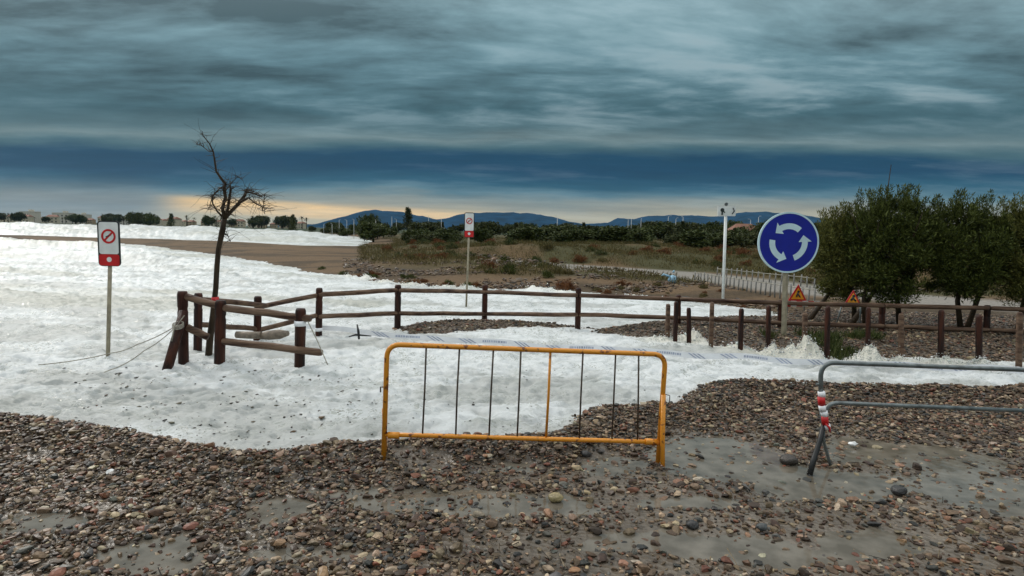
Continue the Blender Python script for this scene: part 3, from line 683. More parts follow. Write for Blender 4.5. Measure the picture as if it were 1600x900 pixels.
# ---------------------------------------------------------------- bare tree
tr = thing('bare_tree', P(326, 571, 8.55), 'leafless crooked sapling with drooping twigs standing in the surf by the broken fence', 'tree')
D0 = 8.6
def pt(x, y, o=0): return P(x, y, D0 + o)
m = MB()
trunk = [pt(322, 590), pt(325, 568), pt(328, 530), pt(333, 490), pt(337, 450), pt(339, 415), pt(341, 390), pt(347, 362), pt(351, 342)]
m.tube(trunk, [.062, .052, .046, .042, .036, .034, .035, .038, .036], 10, jit=.10)
m.build('trunk', bark_m, tr)
limbs = [([(351, 342), (356, 325), (358, 310), (360, 295), (359, 290)], .030, .014), ([(351, 342), (347, 325), (353, 308), (350, 295), (352, 288), (345, 277), (338, 268), (336, 252), (333, 237), (327, 224), (318, 212), (316, 205)], .034, .005),
         ([(351, 342), (362, 330), (374, 317), (382, 305), (386, 295)], .034, .024), ([(374, 317), (388, 309), (400, 318), (409, 323), (411, 330)], .016, .006), ([(386, 300), (395, 302), (409, 308), (413, 303), (412, 318), (414, 335)], .014, .004),
         ([(351, 342), (340, 330), (332, 318), (331, 308), (336, 300)], .018, .006), ([(352, 290), (344, 294), (336, 302), (331, 312), (326, 328)], .014, .004), ([(333, 237), (326, 236), (316, 228), (309, 226), (307, 220)], .008, .003),
         ([(382, 305), (388, 298), (398, 299)], .012, .005), ([(358, 310), (349, 318), (342, 330)], .01, .004), ([(347, 362), (356, 368), (360, 378)], .010, .003), ([(351, 300), (362, 285), (372, 276), (380, 282)], .008, .003)]
random.seed(5)
tw = MB()
for pl, r0, r1 in limbs:
    oo = random.uniform(-.25, .25); n_ = len(pl)
    pp = [pt(x + (random.uniform(-.8, .8) if 0 < i < n_ - 1 else 0), y, oo * i / max(n_ - 1, 1)) for i, (x, y) in enumerate(pl)]
    if pl[0] != (351, 342) and pl[0] != (347, 362): pp[0] = pt(pl[0][0], pl[0][1], 0)
    l = MB(); l.tube(pp, [.82 * (r0 + (r1 - r0) * i / (n_ - 1)) for i in range(n_)], 7, jit=.12); l.build('branch', bark_m, tr)
    for i in range(1, n_):
        up = pl[i][1] < 285
        for k in range(4 if up else 8):
            p = pp[i - 1].lerp(pp[i], random.random()); q = [p]; a = random.uniform(0, 6.28); v = Vector((math.cos(a) * .7, math.sin(a) * .6, random.uniform(.0, .9))) * (.058 if not up else .034)
            for s_ in range(random.randint(3, 6)):
                v = v + Vector((random.gauss(0, .016), random.gauss(0, .016), random.choice((-.020, -.012, .004)) if not up else random.gauss(.002, .01))); q.append(q[-1] + v)
            tw.tube(q, [max(.0040 * (1 - j / len(q)), .0013) for j in range(len(q))], 4, caps=False)
tw.build('twigs', bark_m, tr)
m = MB(); c = pt(336, 464); m.tube([c, c + Vector((.004, 0, -.07))], .051, 10); m.tube([c + Vector((.03, -.05, -.02)), c + Vector((.06, -.07, -.09))], [.008, .005], 5)
m.build('tape_band', red_p, tr)

# ---------------------------------------------------------------- barriers
def hoop(pts_px, r, mb, rc=.10, n=10):
    """open frame through corner points with rounded corners"""
    pts = [Vector(p) for p in pts_px]; out = [pts[0]]
    for i in range(1, len(pts) - 1):
        a, b, c = pts[i - 1], pts[i], pts[i + 1]; u = (a - b).normalized(); v = (c - b).normalized()
        for k in range(9):
            t = k / 8; p0 = b + u * rc; p1 = b + v * rc; out.append(p0 * (1 - t) ** 2 + b * 2 * t * (1 - t) + p1 * t * t)
    out.append(pts[-1]); mb.tube(out, r, n)
dl, dr2 = 4.70, 4.92
def B(x, y): return P(x, y, dl + (dr2 - dl) * (x - 601) / (1035 - 601))
ob = thing('crowd_barrier', B(601, 745), 'orange painted steel crowd barrier standing at the edge of the foam', 'barrier')
m = MB(); hoop([B(598, 760), B(605, 538), B(1040, 554), B(1026, 750)], .0205, m, .11, 12); m.build('frame', orange, ob)
m = MB(); m.tube([B(602, 679), B(700, 681.5), B(850, 686), B(950, 688.5), B(1031, 691)], .0185, 10); m.tube([B(606, 680), B(624, 680.5)], .027, 10); m.tube([B(1008, 690), B(1029, 691)], .027, 10); m.build('lower_rail', orange, ob)
for i, (xt, xb) in enumerate(((666, 660), (718, 712), (771, 764), (814, 808), (860, 853), (911, 905), (962, 956), (998, 996))):
    m = MB(); yt = 540 + (xt - 620) * .0315; yb = 679 + (xb - 600) * .028
    a = B(xt, yt); b = B(xb, yb); mid = a.lerp(b, .5) + Vector((random.uniform(-.004, .004), 0, 0))
    m.tube([a, mid, b], .0105 if i == 4 else .0072, 8); m.build('bar', orange if i == 4 else rust, ob)
for side, (x0, yt, x1, yb) in enumerate(((600, 640, 597, 752), (1036, 616, 1031, 742))):
    for sgn in ((-1, 1)):
        if side == 0 and sgn == -1: continue
        a = B(x0, yt); b = B(x1, yb); m = MB()
        if side == 1: m.tube([a + Vector((.0, sgn * .016, 0)), a.lerp(b, .5) + Vector((0, sgn * .04, 0)), b + Vector((.0, sgn * .10, 0))], [.019, .019, .018], 10)
        else: m.tube([a + Vector((-.004, .02, .0)), b + Vector((0, .14, .0))], [.017, .016], 10)
        m.build('foot', orange, ob)
m = MB(); c = B(597, 607); m.tube([c + Vector((.01, 0, .012)), c + Vector((-.012, 0, .012)), c + Vector((-.012, 0, -.03))], .006, 6); m.build('hook', rust, ob); m = MB()
c = B(1040, 618); m.tube([c + Vector((0, 0, .01)), c + Vector((.035, 0, 0)), c + Vector((.035, 0, -.05)), c + Vector((.022, 0, -.075))], .004, 6); m.build('hook', rust, ob)
# galvanised one on the right
def S(x, y, o=0): return P(x, y, 4.85 + o)
gb = thing('crowd_barrier', S(1285, 740), 'grey galvanised crowd barrier with taped upright at the right edge', 'barrier')
m = MB(); hoop([S(1283, 640), S(1282, 566), S(1765, 584), S(1760, 770)], .0185, m, .13, 12); m.build('frame', steel, gb)
m = MB(); hoop([S(1288, 672), S(1291, 629), S(1750, 648)], .0175, m, .10, 12); m.tube([S(1283, 636), S(1285, 655), S(1288, 672)], .0175, 10); m.build('inner_rail', steel, gb)
m = MB(); m.tube([S(1289, 655), S(1281, 690, -.03), S(1272, 716, -.08), S(1265, 742, -.14)], [.018, .020, .022, .023], 10); m.build('foot', blacks, gb)
m = MB(); m.tube([S(1286, 660), S(1287, 690, .02), S(1295, 718, .05), S(1305, 752, .02)], .0125, 10); m.tube([S(1298, 749, .02), S(1312, 753, .02)], .012, 6); m.build('foot', steel, gb)
m = MB(); m.tube([S(1288, 757, -.16), S(1262, 742, -.14)], .02, 8); m.build('foot_pad', blacks, gb)
m = MB(); m.tube([S(1276, 600), S(1283, 601)], .011, 6); m.build('hook', steel, gb)
for (ya, yb_, xo, mt_, nm) in ((612, 620, 0, tape_m, 'tape_wrap'), (620, 633, 0, red_p, 'tape_wrap'), (633, 642, 1, tape_m, 'tape_wrap'), (642, 650, 4, tape_m, 'tape_wrap'), (650, 663, 5, red_p, 'tape_wrap'), (663, 670, 8, tape_m, 'tape_wrap')):
    m = MB(); m.tube([S(1283 + xo, ya, -.012), S(1284.5 + xo, yb_, -.012)], .029, 10, jit=.08); m.build(nm, mt_, gb)
m = MB(); m.tube([S(1290, 662, -.04), S(1296, 668, -.05), S(1297, 676, -.04)], [.006, .01, .004], 5); m.build('tape_end', red_p, gb)
# pavement-strip cord under the second barrier's right end stays out of frame

# ---------------------------------------------------------------- roundabout sign
ds = G(1225, 532, .06).y
sg = thing('roundabout_sign', P(1225, 532, ds), 'round blue sign with three white circling arrows on a pale post behind the log fence', 'road sign')
ds -= .0
m = MB(); a = P(1224, 545, ds); b = P(1229, 372, ds + .05)
u = (b - a).normalized(); rot = u.to_track_quat('Z', 'Y').to_matrix()
m.box((a + b) / 2, (.105, .06, (b - a).length), rot); m.build('post', post_g, sg)
c = P(1232, 379, ds - .03); R = 47.3 * ds / F * 1.0
def disc(mb, c, r0, r1, y0, y1, n=64):
    vs = []; 
    for (r, y) in ((r0, y0), (r1, y0), (r1, y1), (r0, y1)):
        for k in range(n):
            t = 2 * math.pi * k / n; vs.append((c.x + r * math.cos(t), y, c.z + r * math.sin(t)))
    fs = []
    for j in range(4):
        for k in range(n): fs.append((j * n + k, j * n + (k + 1) % n, ((j + 1) % 4) * n + (k + 1) % n, ((j + 1) % 4) * n + k))
    mb.add(vs, fs)
def plate(mb, c, r, y0, y1, n=64):
    vs = [(c.x + r * math.cos(2 * math.pi * k / n), y, c.z + r * math.sin(2 * math.pi * k / n)) for y in (y0, y1) for k in range(n)]
    mb.add(vs, [tuple(range(n)), tuple(range(2 * n - 1, n - 1, -1))] + [(k, k + n, (k + 1) % n + n, (k + 1) % n) for k in range(n)])
m = MB(); plate(m, c, R * .955, c.y, c.y + .015); face = m.build('face', blue_p, sg)
m = MB(); disc(m, c, R * .945, R, c.y - .004, c.y + .03); m.build('rim', pale_b, sg)
m = MB(); plate(m, Vector((c.x, 0, c.z)), R * .95, c.y + .017, c.y + .024); m.build('back_plate', steel, sg)
def arrow(t0, t1):
    """counter-clockwise arc from t0 to t1 (degrees) with a head at t1"""
    m = MB(); y0 = c.y - .003; ri, ro = R * .44, R * .63; n = 16; vs = []
    A = [math.radians(t0 + (t1 - t0) * k / n) for k in range(n + 1)]
    for y in (y0, y0 + .002):
        for r in (ri, ro):
            for t in A: vs.append((c.x + r * math.cos(t), y, c.z + r * math.sin(t)))
    k = n + 1; fs = [(j, j + 1, k + j + 1, k + j) for j in range(n)] + [(2 * k + j, 3 * k + j, 3 * k + j + 1, 2 * k + j + 1) for j in range(n)]
    m.add(vs, fs)
    t1r = math.radians(t1); tip = math.radians(t1 + 24); rm_ = (ri + ro) / 2
    tri = [(R * .33, t1r), (R * .76, t1r), (rm_ , tip)]
    vs = [(c.x + r * math.cos(t), y, c.z + r * math.sin(t)) for y in (y0 - .0005, y0 + .002) for r, t in tri]
    m.add(vs, [(0, 1, 2), (5, 4, 3), (0, 3, 4, 1), (1, 4, 5, 2), (2, 5, 3, 0)])
    return m.build('arrow', pale_b, sg)
arrow(50, 122); arrow(-68, 4); arrow(172, 242)

# ---------------------------------------------------------------- small signs
def rounded_panel(mb, c, w, h, y0, y1, r, n=6):
    out = []
    for (cx, cz, a0) in ((w / 2 - r, h / 2 - r, 0), (-w / 2 + r, h / 2 - r, 90), (-w / 2 + r, -h / 2 + r, 180), (w / 2 - r, -h / 2 + r, 270)):
        for k in range(n + 1):
            a = math.radians(a0 + 90 * k / n); out.append((c.x + cx + r * math.cos(a), c.z + cz + r * math.sin(a)))
    N_ = len(out); vs = [(x, y, z) for y in (y0, y1) for x, z in out]
    mb.add(vs, [tuple(range(N_)), tuple(range(2 * N_ - 1, N_ - 1, -1))] + [(k, k + N_, (k + 1) % N_ + N_, (k + 1) % N_) for k in range(N_)])
def no_swim(x0, x1, yt, yb, xpost, ybase, label, d=None, post_w=.05):
    d = d or G(xpost, ybase, .03).y
    t = P((x0 + x1) / 2, yt, d); b = P((x0 + x1) / 2, yb, d); wdt = (x1 - x0) * d / F; h = (t - b).length; c = (t + b) / 2
    s = thing('warning_board', P(xpost, ybase, d), label, 'sign')
    m = MB(); a = P(xpost, ybase + 12, d + .03); m.tube([a, Vector((c.x, d + .03, c.z))], post_w / 2, 10); m.build('post', post_g, s)
    m = MB(); rounded_panel(m, c, wdt, h, d - .005, d + .005, wdt * .18); m.build('frame', dark_p, s)
    m = MB(); cw = Vector((c.x, 0, c.z + h * .12)); rounded_panel(m, cw, wdt * .86, h * .70, d - .008, d - .0052, wdt * .10); m.build('white_panel', white_p, s)
    m = MB(); cr_ = Vector((c.x, 0, c.z - h * .36)); rounded_panel(m, cr_, wdt * .90, h * .25, d - .009, d - .0053, wdt * .10); m.build('red_panel', red_p, s)
    m = MB(); rr_ = wdt * .32; cc_ = Vector((c.x, 0, c.z + h * .16)); disc(m, cc_, rr_ * .74, rr_, d - .013, d - .0085, 32)
    q = Matrix.Rotation(math.radians(-45), 3, 'Y'); m.box((cc_.x, d - .0105, cc_.z), (rr_ * 1.6, .003, rr_ * .24), q); m.build('prohibition_ring', red_p, s)
    # swimmer pictogram
    m = MB(); m.tube([Vector((cc_.x - rr_ * .35, d - .0082, cc_.z - rr_ * .1)), Vector((cc_.x + rr_ * .1, d - .0082, cc_.z + rr_ * .12))], rr_ * .09, 5); plate(m, Vector((cc_.x + rr_ * .28, 0, cc_.z + rr_ * .22)), rr_ * .12, d - .0100, d - .0083, 10)
    m.build('pictogram', dark_p, s)
    m = MB(); plate(m, Vector((c.x, 0, c.z - h * .35)), h * .055, d - .012, d - .0093, 16); m.build('emblem', white_p, s)
    return s
no_swim(725.5, 741, 332, 371, 728, 478, 'small red and white prohibition board on a thin pole behind the middle of the fence')
no_swim(153, 188, 345, 416, 168, 575, 'nearer red and white prohibition board standing in the surf at the far left', d=8.6, post_w=.055)
# white pole with direction board
dw = G(1130, 466, .2).y
wp = thing('direction_post', P(1130, 466, dw), 'tall white pole with a small white pictogram board on top', 'sign')
m = MB(); m.tube([P(1129.5, 472, dw), P(1134, 338, dw)], .042, 12); m.build('pole', white_p, wp)
m = MB(); ca = P(1134, 330, dw); m.tube([P(1134, 338, dw), P(1134.6, 321, dw)], .022, 8); m.build('mast_tip', steel, wp)
m = MB(); plate(m, P(1134.8, 319, dw), .045, dw - .03, dw + .03, 12); m.build('cap', steel, wp)
m = MB(); wd = 28 * dw / F; rounded_panel(m, P(1134, 330, dw), wd, 15 * dw / F, dw - .08, dw - .06, .02); m.build('board', white_p, wp)
m = MB(); c1 = P(1127, 330, dw); plate(m, Vector((c1.x, 0, c1.z + .03)), .055, dw - .088, dw - .082, 12); m.box((c1.x, dw - .085, c1.z - .05), (.045, .004, .12)); m.box((c1.x + .05, dw - .085, c1.z - .02), (.07, .004, .03), Matrix.Rotation(math.radians(35), 3, 'Y')); m.build('pictogram', dark_p, wp)
m = MB(); c1 = P(1144, 330, dw); m.tube([Vector((c1.x - .01, dw - .085, c1.z + .09)), Vector((c1.x + .03, dw - .085, c1.z)), Vector((c1.x - .03, dw - .085, c1.z - .08))], .016, 6); m.build('pictogram', dark_p, wp)
# roadworks warning triangles
def roadworks(cx, base, hh, d, label, yaw=0):
    c = P(cx, base, d); s = thing('roadworks_sign', c, label, 'road sign'); H = hh * d / F; W = H * 1.12
    def tri(k, y0, y1, mat, nm, up=0):
        m = MB(); z0 = H * (1 - k) * .33; vs = [(x + c.x, y + c.y, z + c.z + z0) for y in (y0, y1) for x, z in ((-W / 2 * k, 0), (W / 2 * k, 0), (0, H * k))]
        m.add(vs, [(0, 1, 2), (5, 4, 3), (0, 3, 4, 1), (1, 4, 5, 2), (2, 5, 3, 0)]); m.build(nm, mat, s)
    tri(1, 0, .012, red_p, 'border'); tri(.70, -.006, -.002, yel_p, 'face')
    m = MB(); m.tube([Vector((c.x - .04, c.y - .009, c.z + H * .25)), Vector((c.x, c.y - .009, c.z + H * .5))], .022, 6); m.tube([Vector((c.x + .06, c.y - .009, c.z + H * .22)), Vector((c.x, c.y - .009, c.z + H * .42))], .016, 6)
    plate(m, Vector((c.x + .01, 0, c.z + H * .56)), .03, c.y - .012, c.y - .008, 10); m.build('pictogram', dark_p, s)
    gz = tz_at(c.x, c.y)
    for x in (-.18, .18): m = MB(); m.tube([(c.x + x, c.y + .03, c.z + .02), (c.x + x * 1.4, c.y + .12, gz - .03)], .014, 6); m.build('leg', steel, s)
    return s, c, W
dz_ = 15.2
s_, c_, W_ = roadworks(1246, 470, 26, dz_, 'small amber roadworks triangle with red border just right of the blue sign post')
bd = thing('barrier_board', P(1253, 480, dz_ - .5), 'low red and white striped board below the amber roadworks triangle', 'barrier')
for k in range(6):
    m = MB(); cc_ = P(1231 + k * 9, 474.5, dz_ - .5); m.box(cc_, (9 * dz_ / F * .96, .02, .13), None); m.build('stripe', red_p if k % 2 == 0 else white_p, bd)
for xx in (1230, 1276):
    m = MB(); a = P(xx, 478, dz_ - .48); m.tube([a, Vector((a.x, a.y, tz_at(a.x, a.y) - .05))], .02, 6); m.build('leg', steel, bd)
roadworks(1332, 475, 22, 12.0, 'red-bordered roadworks triangle standing in front of the dark tree trunks')

# ---------------------------------------------------------------- stakes
SK = [(1043, 526, 475), (1055, 530, 471), (1077, 531, 481), (1111, 537, 472), (1157, 543, 482), (1200, 545, 477), (1258, 549, 489), (1292, 556, 478), (1356, 556, 480), (1409, 558, 490), (1470, 560, 484), (1530, 564, 492), (1592, 566, 488)]
ORD = ['leftmost', 'second', 'third', 'fourth', 'fifth', 'sixth', 'seventh', 'eighth', 'ninth', 'tenth', 'eleventh', 'twelfth', 'thirteenth']
for i, (x_, yb_, yt_) in enumerate(SK):
    d = G(x_, yb_ + 4, .05).y; b = P(x_ - .5, yb_ + 20, d); t = P(x_ + random.uniform(-1, 2), yt_, d + random.uniform(-.03, .03)); m = MB(); ax = t - b; r = random.uniform(.038, .048)
    m.tube([b, b + ax * .35, b + ax * .7, b + ax * .96, t], [r, r, r * .98, r * .97, r * .7], 10, jit=.05)
    lab = ('leftmost' if i == 0 else ORD[i] + ' from the left') + ' of the short brown stakes standing in the splashing foam'
    tag(m.build('wooden_stake', wood if i % 3 else wood_r, None, b), lab, 'stake', 'short stakes along the foam edge on the right')

# ---------------------------------------------------------------- barrier tape
TP = [(470, 506), (500, 512), (560, 519), (620, 524), (700, 530), (780, 536), (860, 541), (950, 546), (1040, 551), (1100, 555), (1180, 560), (1250, 564), (1300, 567), (1400, 571), (1520, 575), (1640, 580)]
def tape_pt(px, off, dz=0):
    y_ = np.interp(px, [p[0] for p in TP], [p[1] for p in TP]) + 1.2 * math.sin(px * .031)
    d = G(px, y_ + 9, .02).y; p = P(px, y_, d); return Vector((p.x, p.y - dz, p.z + off + .012 * math.sin(px * .05)))
bt = thing('barrier_tape', tape_pt(500, -.05), 'long white plastic tape with blue markings stretched low across the foam', 'barrier tape')
vs = []; xs = list(range(474, 1640, 8))
for px_ in xs: vs += [tape_pt(px_, .045), tape_pt(px_, -.045)]
m = MB(); m.add(vs, [(2 * i, 2 * i + 1, 2 * i + 3, 2 * i + 2) for i in range(len(xs) - 1)], True); m.build('strip', tape_m, bt)
x0 = 580; k = 0
while x0 < 1500:
    for dx in (0, 7, 14):           # slanted bars
        m_ = MB(); a = [tape_pt(x0 + dx, .036, .004), tape_pt(x0 + dx + 3.4, .036, .004), tape_pt(x0 + dx + 15.4, -.036, .004), tape_pt(x0 + dx + 12, -.036, .004)]
        m_.add(a, [(0, 1, 2, 3)]); m_.build('slanted_mark', tape_b, bt)
    if k % 2 == 0:                  # the illegible printed word: a run of letter-height strokes
        m_ = MB(); xx = x0 + 38
        while xx < x0 + 74:
            ww = random.choice((1.6, 2.4, 3.2)); m_.add([tape_pt(xx, .016, .004), tape_pt(xx + ww, .016, .004), tape_pt(xx + ww, -.018, .004), tape_pt(xx, -.018, .004)], [(0, 1, 2, 3)]); xx += ww + 1.0
        m_.build('faded_print', tape_b, bt); x0 += 86
    else: x0 += 50
    k += 1
# bit of stick and rag standing in the wash
st = thing('stick', P(560, 524, 10.2), 'small dark stick poking up from the wash left of the second fence post', 'stick')
m = MB(); m.tube([P(561, 530, 10.2), P(560, 518, 10.2), P(558, 507, 10.25)], [.018, .022, .012], 6); m.build('stem', blacks, st)
m = MB(); m.tube([P(545, 526, 10.2), P(556, 523, 10.2), P(580, 525, 10.2)], [.01, .02, .008], 6); m.build('side_twig', blacks, st)
# litter and single big stones
def scrap(px_, py_, s_, label, seed):
    rs = random.Random(seed); c = G(px_, py_, .09); bv, bfc = ico(2); vs = [(c.x + v[0] * s_ * (.8 + .6 * rs.random()), c.y + v[1] * s_ * .6 * (.7 + .6 * rs.random()), c.z + v[2] * s_ * .45 * (.5 + .9 * rs.random())) for v in bv]
    m = MB(); m.add(vs, [tuple(f_) for f_ in bfc]); return tag(m.build('plastic_scrap', plast_m, None, c), label, 'litter')
scrap(178, 738, .055, 'crumpled white plastic scrap on the dark shingle near the left edge', 1)
scrap(1332, 693, .040, 'small crumpled white plastic scrap on the shingle right of the grey barrier feet', 2)
def rock(px_, py_, s_, label, seed, colr_=(.035, .033, .032)):
    rs = np.random.default_rng(seed); c = G(px_, py_, .07); bv, bfc = ico(3); n_ = fbm(bv[:, 0] * 1.6 + seed, bv[:, 1] * 1.6 + bv[:, 2], 3, seed)
    v = bv * (.75 + .5 * n_)[:, None] * np.array([s_, s_ * .8, s_ * .62]) + np.array([c.x, c.y, c.z + s_ * .25]); m = MB(); m.add([tuple(q) for q in v], [tuple(f_) for f_ in bfc], True)
    return tag(m.build('rock', new_mat('dark_stone', colr_, .4, 0, .3, 20, .5, 60), None, c), label, 'rock')
rock(1404, 770, .060, 'round black stone beside the puddle right of the grey barrier', 21)
rock(1232, 722, .075, 'blackish stone standing up left of the grey barrier foot', 22, (.05, .04, .032))
rock(1082, 823, .045, 'dark rounded stone in the shingle in front of the gap between the barriers', 23)
rock(1190, 826, .040, 'slate-coloured stone low on the right of the shingle, below the black one', 24, (.07, .075, .075))
rock(868, 780, .055, 'yellowish stone in the middle of the shingle under the orange barrier', 25, (.30, .24, .12))
rock(915, 712, .050, 'black stone just behind the lower rail of the orange barrier', 26)
bgp = G(1051, 441, .25); m = MB(); bv, bfc = ico(3); rs = np.random.default_rng(4)
v = bv * (1 + .35 * (fbm(bv[:, 0] * 2 + 9, bv[:, 1] * 2 + bv[:, 2] * 2, 3, 6) - .5))[:, None] * np.array([.17, .15, .16]) + np.array([bgp.x, bgp.y, bgp.z + .10]); m.add([tuple(q) for q in v], [tuple(f_) for f_ in bfc], True)
bb = m.build('plastic_bag', bluebag, None, bgp); tag(bb, 'light blue plastic bundle dumped on the sandy road beyond the fence', 'bag')
m = MB(); m.tube([bgp + Vector((-.1, 0, .2)), bgp + Vector((-.35, 0, .28)), bgp + Vector((-.42, 0, .22))], [.05, .04, .01], 6); m.tube([bgp + Vector((0, 0, .35)), bgp + Vector((.04, 0, .44))], [.05, .02], 6); m.build('knotted_end', bluebag, bb)

# ---------------------------------------------------------------- low white post fence beside the sandy road
def white_fence(p0, p1, n_, hgt, label):
    a = G(*p0, .22); b = G(*p1, .22); f_ = thing('post_fence', a, label, 'fence'); tops = []
    for i in range(n_):
        t = i / (n_ - 1); p = a.lerp(b, t); z0 = tz_at(p.x, p.y); m = MB(); m.tube([Vector((p.x, p.y, z0 - .1)), Vector((p.x + random.uniform(-.03, .03), p.y, p.z + hgt * random.uniform(.8, 1.1)))], .024, 6); m.build('post', PFM, f_); tops.append(Vector((p.x, p.y, p.z + hgt * .85)))
    m = MB(); m.tube(tops, .014, 5); m.build('rope', rope_m, f_); return f_
PFM = new_mat('bleached_wood', (.20, .195, .18), .7, 0, .2, 9)
white_fence((1272, 474), (1085, 441), 28, .42, 'low fence of bleached posts and rope on the near side of the sandy road')
white_fence((1272, 450), (1120, 432), 18, .40, 'low fence of bleached posts and rope on the far side of the sandy road')

# ---------------------------------------------------------------- foliage
def leaf_mat(name, c1, c2, rough=.6):
    m = bpy.data.materials.new(name); m.use_nodes = True; t = m.node_tree; bs = t.nodes['Principled BSDF']; l = t.links.new
    gm = t.nodes.new('ShaderNodeNewGeometry'); r = t.nodes.new('ShaderNodeValToRGB'); r.color_ramp.elements[0].color = (*c1, 1); r.color_ramp.elements[1].color = (*c2, 1)
    l(gm.outputs['Random Per Island'], r.inputs[0]); l(r.outputs[0], bs.inputs['Base Color']); bs.inputs['Roughness'].default_value = rough; bs.inputs['Specular IOR Level'].default_value = .12
    return m
def leaves(centres, radii, per, ln, wd, up=.4, seed=0, keep=None):
    """leaf blades round clump centres -> v, f"""
    r = np.random.default_rng(seed); n = len(centres) * per
    C_ = np.repeat(centres, per, 0); Rr = np.repeat(radii, per)[:, None]
    d = r.normal(size=(n, 3)); d /= np.linalg.norm(d, axis=1)[:, None]; p = C_ + d * Rr * (r.uniform(0, 1, (n, 1)) ** .45)
    dir_ = d * .6 + r.normal(size=(n, 3)) * .5 + np.array([0, 0, up]); dir_ /= np.linalg.norm(dir_, axis=1)[:, None]
    s = np.cross(dir_, r.normal(size=(n, 3))); s /= np.linalg.norm(s, axis=1)[:, None]
    L_ = ln * r.uniform(.6, 1.5, (n, 1)); W_ = wd * r.uniform(.6, 1.4, (n, 1))
    V = np.stack([p - s * W_ * .3, p + dir_ * L_ * .5 - s * W_ * .5, p + dir_ * L_, p + dir_ * L_ * .5 + s * W_ * .5], 1).reshape(-1, 3)
    return V, np.arange(n * 4).reshape(-1, 4)
lm_d = leaf_mat('tamarisk_leaf', (.016, .024, .005), (.105, .125, .026))
lm_w = leaf_mat('wattle_leaf', (.035, .045, .010), (.18, .175, .045))
lm_s = leaf_mat('dune_leaf', (.024, .038, .010), (.085, .100, .028))
lm_r = leaf_mat('rusty_leaf', (.085, .034, .014), (.22, .092, .034))
lm_o = leaf_mat('olive_leaf', (.06, .052, .018), (.17, .135, .05))
lm_f = leaf_mat('pine_leaf', (.018, .028, .008), (.085, .092, .032))
def near_tree(cx, cy, rx, ry, d, stems, label, seed, mat=lm_d, feather=0, per=170, nclump=150):
    r = np.random.default_rng(seed); k = d / F; c = P(cx, cy, d); b0 = P(stems[0][0][0], stems[0][0][1], d)
    t = thing('leafy_tree', (b0.x, b0.y, tz_at(b0.x, b0.y)), label, 'tree', None)
    m = MB()
    for st_ in stems:
        pp = [P(x, y, d + (.1 * i)) for i, (x, y) in enumerate(st_)]; pp[0] = pp[0] + (pp[0] - pp[1]) * .35
        m.tube(pp, [.06 - .03 * i / (len(pp) - 1) for i in range(len(pp))], 8, jit=.1)
        for _ in range(8):
            q = Vector(pp[-1]); e = c + Vector((r.normal() * rx * k * .5, r.normal() * rx * k * .5, abs(r.normal()) * ry * k * .5)); m.tube([q, q.lerp(e, .5) + Vector((r.normal() * .05, r.normal() * .05, .05)), e], [.026, .016, .006], 5)
    m.build('trunk', bark_m, t)
    dd_ = r.normal(size=(nclump, 3)); dd_ /= np.linalg.norm(dd_, axis=1)[:, None]; rad = r.uniform(.15, 1, (nclump, 1)) ** .42
    cen = np.array(c) + dd_ * rad * np.array([rx * k, rx * k * .9, ry * k]) * .90
    cen[:, 2] = np.maximum(cen[:, 2], c.z - ry * k * .92)
    rr_ = r.uniform(.08, .34, nclump) ** 1.1
    v1, f1 = leaves(cen, rr_, per, .085, .020, .5, seed + 1)
    # upright sprays that break the outline
    ns = 70 + feather; ang = r.uniform(-1.2, 1.2, ns); base_ = np.array(c) + np.stack([np.sin(ang) * rx * k * .85, r.normal(0, .25, ns) * rx * k, np.cos(ang) * ry * k * .78], 1)
    cs = []
    for i in range(ns):
        ht = r.uniform(.08, .26) + (.25 if feather and r.random() < .5 else 0); lean = r.normal(0, .18)
        for q in np.linspace(0, 1, 7): cs.append(base_[i] + np.array([math.sin(ang[i]) * .25 * q * ht + lean * q * ht, 0, q * ht]))
    v2, f2 = leaves(np.array(cs), np.full(len(cs), .035), 14, .075, .014, 1.2, seed + 2)
    V = np.concatenate([v1, v2]); f_ = np.concatenate([f1, f2 + len(v1)])
    o = np_mesh('crown', V - np.array(t.location), f_, mat, False, None, t)
    return t
near_tree(1319, 408, 46, 68, 13.4, [[(1266, 498), (1284, 474), (1300, 452), (1315, 425)], [(1335, 500), (1334, 470), (1328, 440)]], 'smaller feathery green tree with a slanting trunk, left of the dark one on the right', 70, lm_w, 60, 150, 110)
near_tree(1390, 393, 70, 86, 12.8, [[(1335, 500), (1356, 470), (1376, 440)], [(1352, 500), (1350, 465), (1362, 430)], [(1405, 500), (1402, 460), (1398, 420)]], 'large dense dark green tree standing right of the feathery one', 80, lm_d, 10, 230, 165)
near_tree(1500, 399, 66, 78, 12.6, [[(1500, 510), (1496, 470), (1502, 430)], [(1512, 510), (1530, 460), (1545, 430)]], 'dark green tree second from the right edge', 90, lm_d, 20, 230, 150)
near_tree(1606, 404, 62, 78, 12.4, [[(1590, 515), (1600, 470), (1606, 430)]], 'dark green tree at the very right edge of the view', 100, lm_w, 30, 180, 180)

